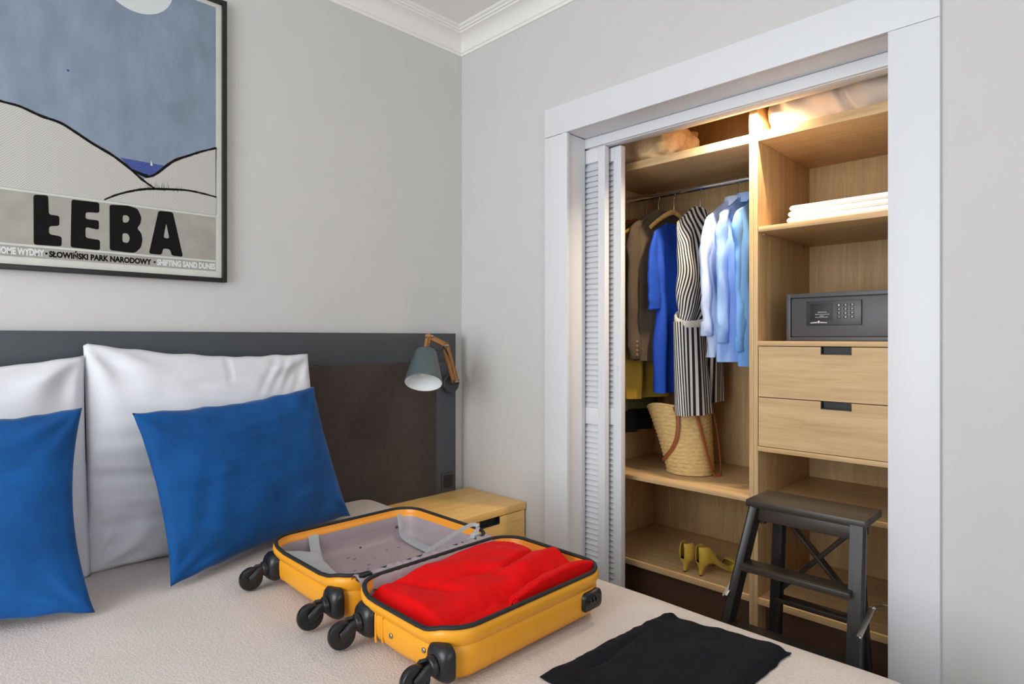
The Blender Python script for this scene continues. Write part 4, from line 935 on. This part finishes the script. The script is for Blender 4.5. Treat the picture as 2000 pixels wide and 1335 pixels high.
for t in [0, .008] + [i / 64 for i in range(1, 65)]: rings.append([bpt(2 * PI * k / n, t, -.008 if t == 0 else 0) for k in range(n)])
for t in [i / 20 for i in range(20, 1, -1)]: rings.append([bpt(2 * PI * k / n, t, -.007) for k in range(n)])
MB().loft(rings, cap0=True, cap1=True).build('woven_body', M['straw'], bk, angle=60)
MB().tube([bpt(2 * PI * k / 60, 1.0, -.003) for k in range(60)], .0055, 8, closed=True).build('rim', M['straw'], bk)
def strap(pts): return MB().tube(spline([bpt(a, t, o) for a, t, o in pts], 8), .0085, 10, flat=.0032, upv=(0, 0, 1))
A0 = math.radians
for pts in ([(A0(203), 1.0, .004), (A0(205), .85, .008), (A0(197), .60, .010), (A0(180), .40, .010), (A0(154), .25, .008), (A0(132), .19, .005)], [(A0(240), .93, .006), (A0(243), .6, .012), (A0(250), .25, .016), (A0(262), .04, .022), (A0(276), .02, .032), (A0(290), .22, .03), (A0(292), .6, .018), (A0(288), .95, .006)]):
    b = MB(); P = spline([bpt(a, t, o) for a, t, o in pts], 8); N = len(P); cen = Vector((.535, -.912, 0)); rings = []
    for i, p in enumerate(P):
        t = (P[min(i + 1, N - 1)] - P[max(i - 1, 0)]).normalized(); out = Vector((p.x - cen.x, p.y - cen.y, 0)).normalized(); out = (out - t * out.dot(t)).normalized(); sdv = t.cross(out)
        rings.append([p + sdv * math.cos(2 * PI * k / 10) * .0085 + out * math.sin(2 * PI * k / 10) * .003 for k in range(10)])
    b.loft(rings); b.build('strap', M['leather'], bk)

# ---------------------------------------------------------------- pair of heels on the bottom shelf
def shoe(loc, rot, label):
    """pump seen from behind: local +x towards the toe, built at the heel's ground point"""
    root = thing('high_heel_shoe', loc, label, 'shoe', 'pair of mustard heels'); R_ = Matrix.Rotation(rot, 3, 'Z'); L0 = Vector(loc)
    W = lambda x, y, z: L0 + R_ @ Vector((x, y, z))
    def cz(x): return .052 * (1 - sm(.03, .15, x)) + .004                     # foot bed curve
    def hw(x): return .0300 + .0085 * sm(.04, .15, x) - .036 * sm(.165, .232, x)
    up = MB(); rings = []; NS = 34
    for i in range(NS + 1):
        x = -.014 + .245 * i / NS; w_ = max(.0015, hw(x) * math.sqrt(max(0, min(1, (x + .016) / .022)))); z0 = cz(x)
        hgt_ = .046 * (1 - sm(.02, .085, x)) + .018 + .016 * sm(.12, .16, x) * (1 - sm(.17, .235, x)); 
        vamp = sm(.135, .165, x); pts = []
        for k in range(13):
            a = -1 + k / 6; lean = 1 - .38 * max(0, (abs(a) - .55) / .45) ** 2 * (1 - vamp); pts.append((lean * w_ * math.copysign(min(1, abs(a) * 1.6), a) * (1 + .06 * math.sin(PI * min(1, abs(a)))), z0 + hgt_ * max(0, (abs(a) - .55) / .45) ** .8))
        ring = [W(x, q[0], q[1]) for q in pts]
        top = [W(x, w_ * (1 - k / 3.5) * .96, z0 + hgt_ * (1 + .10 * math.sin(PI * k / 7))) for k in range(1, 7)]
        rings.append((ring, top, vamp))
    V = []; F_ = []
    for r, t, vp in rings: V += r + t
    m_ = 19
    for i in range(NS):
        for k in range(12): F_.append([i * m_ + k, i * m_ + k + 1, (i + 1) * m_ + k + 1, (i + 1) * m_ + k])
        if rings[i][2] > .45:
            seq = [12] + list(range(13, 19)) + [0]
            for a_, b_ in zip(seq, seq[1:]): F_.append([i * m_ + a_, i * m_ + b_, (i + 1) * m_ + b_, (i + 1) * m_ + a_])
    # drop unused lid vertices of the open part
    used = sorted({q for f_ in F_ for q in f_}); mp_ = {q: i for i, q in enumerate(used)}
    o = obj('upper', [V[q] for q in used], [[mp_[q] for q in f_] for f_ in F_], M['shoe'], root, angle=70)
    sd = o.modifiers.new('thick', 'SOLIDIFY'); sd.thickness = .0022; sd.offset = 1
    MB().grid(lambda u, v: W(.0 + .16 * u, (v - .5) * 1.7 * hw(.16 * u), cz(.16 * u) + .0035), 20, 4).build('insole', M['shoe_in'], root)
    hl = MB(); n_ = 16
    hl.loft([[W(cx_ + r_ * math.cos(2 * PI * k / n_), r2 * math.sin(2 * PI * k / n_), z_) for k in range(n_)] for cx_, r_, r2, z_ in ((.002, .0065, .0065, .006), (.003, .0075, .0075, .018), (.007, .013, .013, .034), (.012, .0225, .022, .047), (.015, .027, .0275, .056))]); hl.build('heel', M['shoe'], root)
    MB().disc(W(.002, 0, 0), (0, 0, 1), .006, .0062, 12, .0008).build('heel_tip', M['dark'], root)
    return root
s1 = onZ(1337, 1116, .2865); s2 = onZ(1368, 1124, .2865)
shoe((s1.x, s1.y, .2865), A0(-7), 'mustard heel on the bottom shelf, the one further from the stool')
shoe((s2.x, s2.y, .2865), A0(-21), 'mustard heel on the bottom shelf, the one nearer the stool')

# ================================================================ BLACK WOODEN STEP STOOL
stl = thing('step_stool', (-.02, -1.64, 0), 'black wooden folding step stool in front of the open closet', 'step stool')
ZT = .750
tl = MB(); fl, frr, brr, bll = onZ(1457, 972, ZT), onZ(1686, 1020, ZT), onZ(1721, 997, ZT), onZ(1506, 954, ZT)
x0s, x1s = (fl.x + frr.x) / 2, (bll.x + brr.x) / 2; y0s, y1s = (frr.y + brr.y) / 2, (fl.y + bll.y) / 2
tl.box(x0s, x1s, y0s, y1s, ZT - .022, ZT, .004); tl.build('seat_board', M['stool'], stl)
yl, yr = y1s - .022, y0s + .022
xf = lambda z: x0s + .025 - (ZT - z) * .17          # front legs lean out towards the bed
xk = lambda z: x1s - .05 + (ZT - z) * .16           # back legs lean out towards the closet
yo = lambda z: (ZT - z)
fL = lambda z: Vector((xf(z), yl - .006 + yo(z) * .175, z)); fR = lambda z: Vector((xf(z), yr - yo(z) * .02, z)); kL = lambda z: Vector((xk(z), yl - .040 + yo(z) * .10, z)); kR = lambda z: Vector((xk(z), yr + .035 - yo(z) * .02, z))
for g in (fL, fR): MB().beam(g(0), g(ZT - .022), .024, .044, up=(1, 0, 0), bev=.004).build('front_leg', M['stool_z'], stl)
for g in (kL, kR): MB().beam(g(0), g(ZT - .03), .022, .036, up=(1, 0, 0), bev=.004).build('back_leg', M['stool_z'], stl)
bx('apron', xf(.71) - .004, xf(.71) + .014, yr + .01, yl - .01, ZT - .062, ZT - .0225, M['stool'], stl)
for g in (yl - .016, yr + .016): bx('side_rail', x0s + .03, x1s - .02, g - .008, g + .008, ZT - .075, ZT - .0225, M['stool'], stl)
for zs_ in (.565, .378, .19):
    bx('tread', xf(zs_) - .055, xf(zs_) + .014, fR(zs_).y + .004, fL(zs_).y - .012, zs_ - .018, zs_, M['stool'], stl, bev=.003)
for zr in (.40, .12): MB().beam(kL(zr), kR(zr), .016, .045, up=(1, 0, 0), bev=.003).build('back_rail', M['stool'], stl)
MB().beam(kL(.695) + Vector((.012, 0, 0)), kR(.42) + Vector((.012, 0, 0)), .010, .036, up=(1, 0, 0)).build('cross_brace', M['stool'], stl)
MB().beam(kR(.695) + Vector((.022, 0, 0)), kL(.42) + Vector((.022, 0, 0)), .010, .036, up=(1, 0, 0)).build('cross_brace', M['stool'], stl)
for g, s_ in ((kL, 1), (kR, -1)):
    MB().box(g(.68).x - .013, g(.68).x + .013, g(.68).y + s_ * .012 - .002, g(.68).y + s_ * .012 + .002, .655, .705, .001).build('hinge_plate', M['steel'], stl)
for fg, kg, s_ in ((fR, kR, -1), (fL, kL, 1)):
    yy_ = (-1.812 if s_ < 0 else fL(.47).y + .014); p0 = Vector((-.160, yy_ + .006 * (s_ < 0), .460)); p1 = Vector((-.062, yy_, .509)); p2 = Vector((.075, yy_ if s_ < 0 else kL(.47).y + .02, .472))
    MB().beam(p0, p1, .003, .014, up=(0, 1, 0), bev=.0008).build('folding_stay', M['steel'], stl); MB().beam(p1, p2, .003, .014, up=(0, 1, 0), bev=.0008).build('folding_stay', M['steel'], stl)
    for p in (p0, p1): MB().disc(p + Vector((0, s_ * .001, 0)), (0, s_, 0), .006, .005, 12, .001).build('stay_rivet', M['steel'], stl)
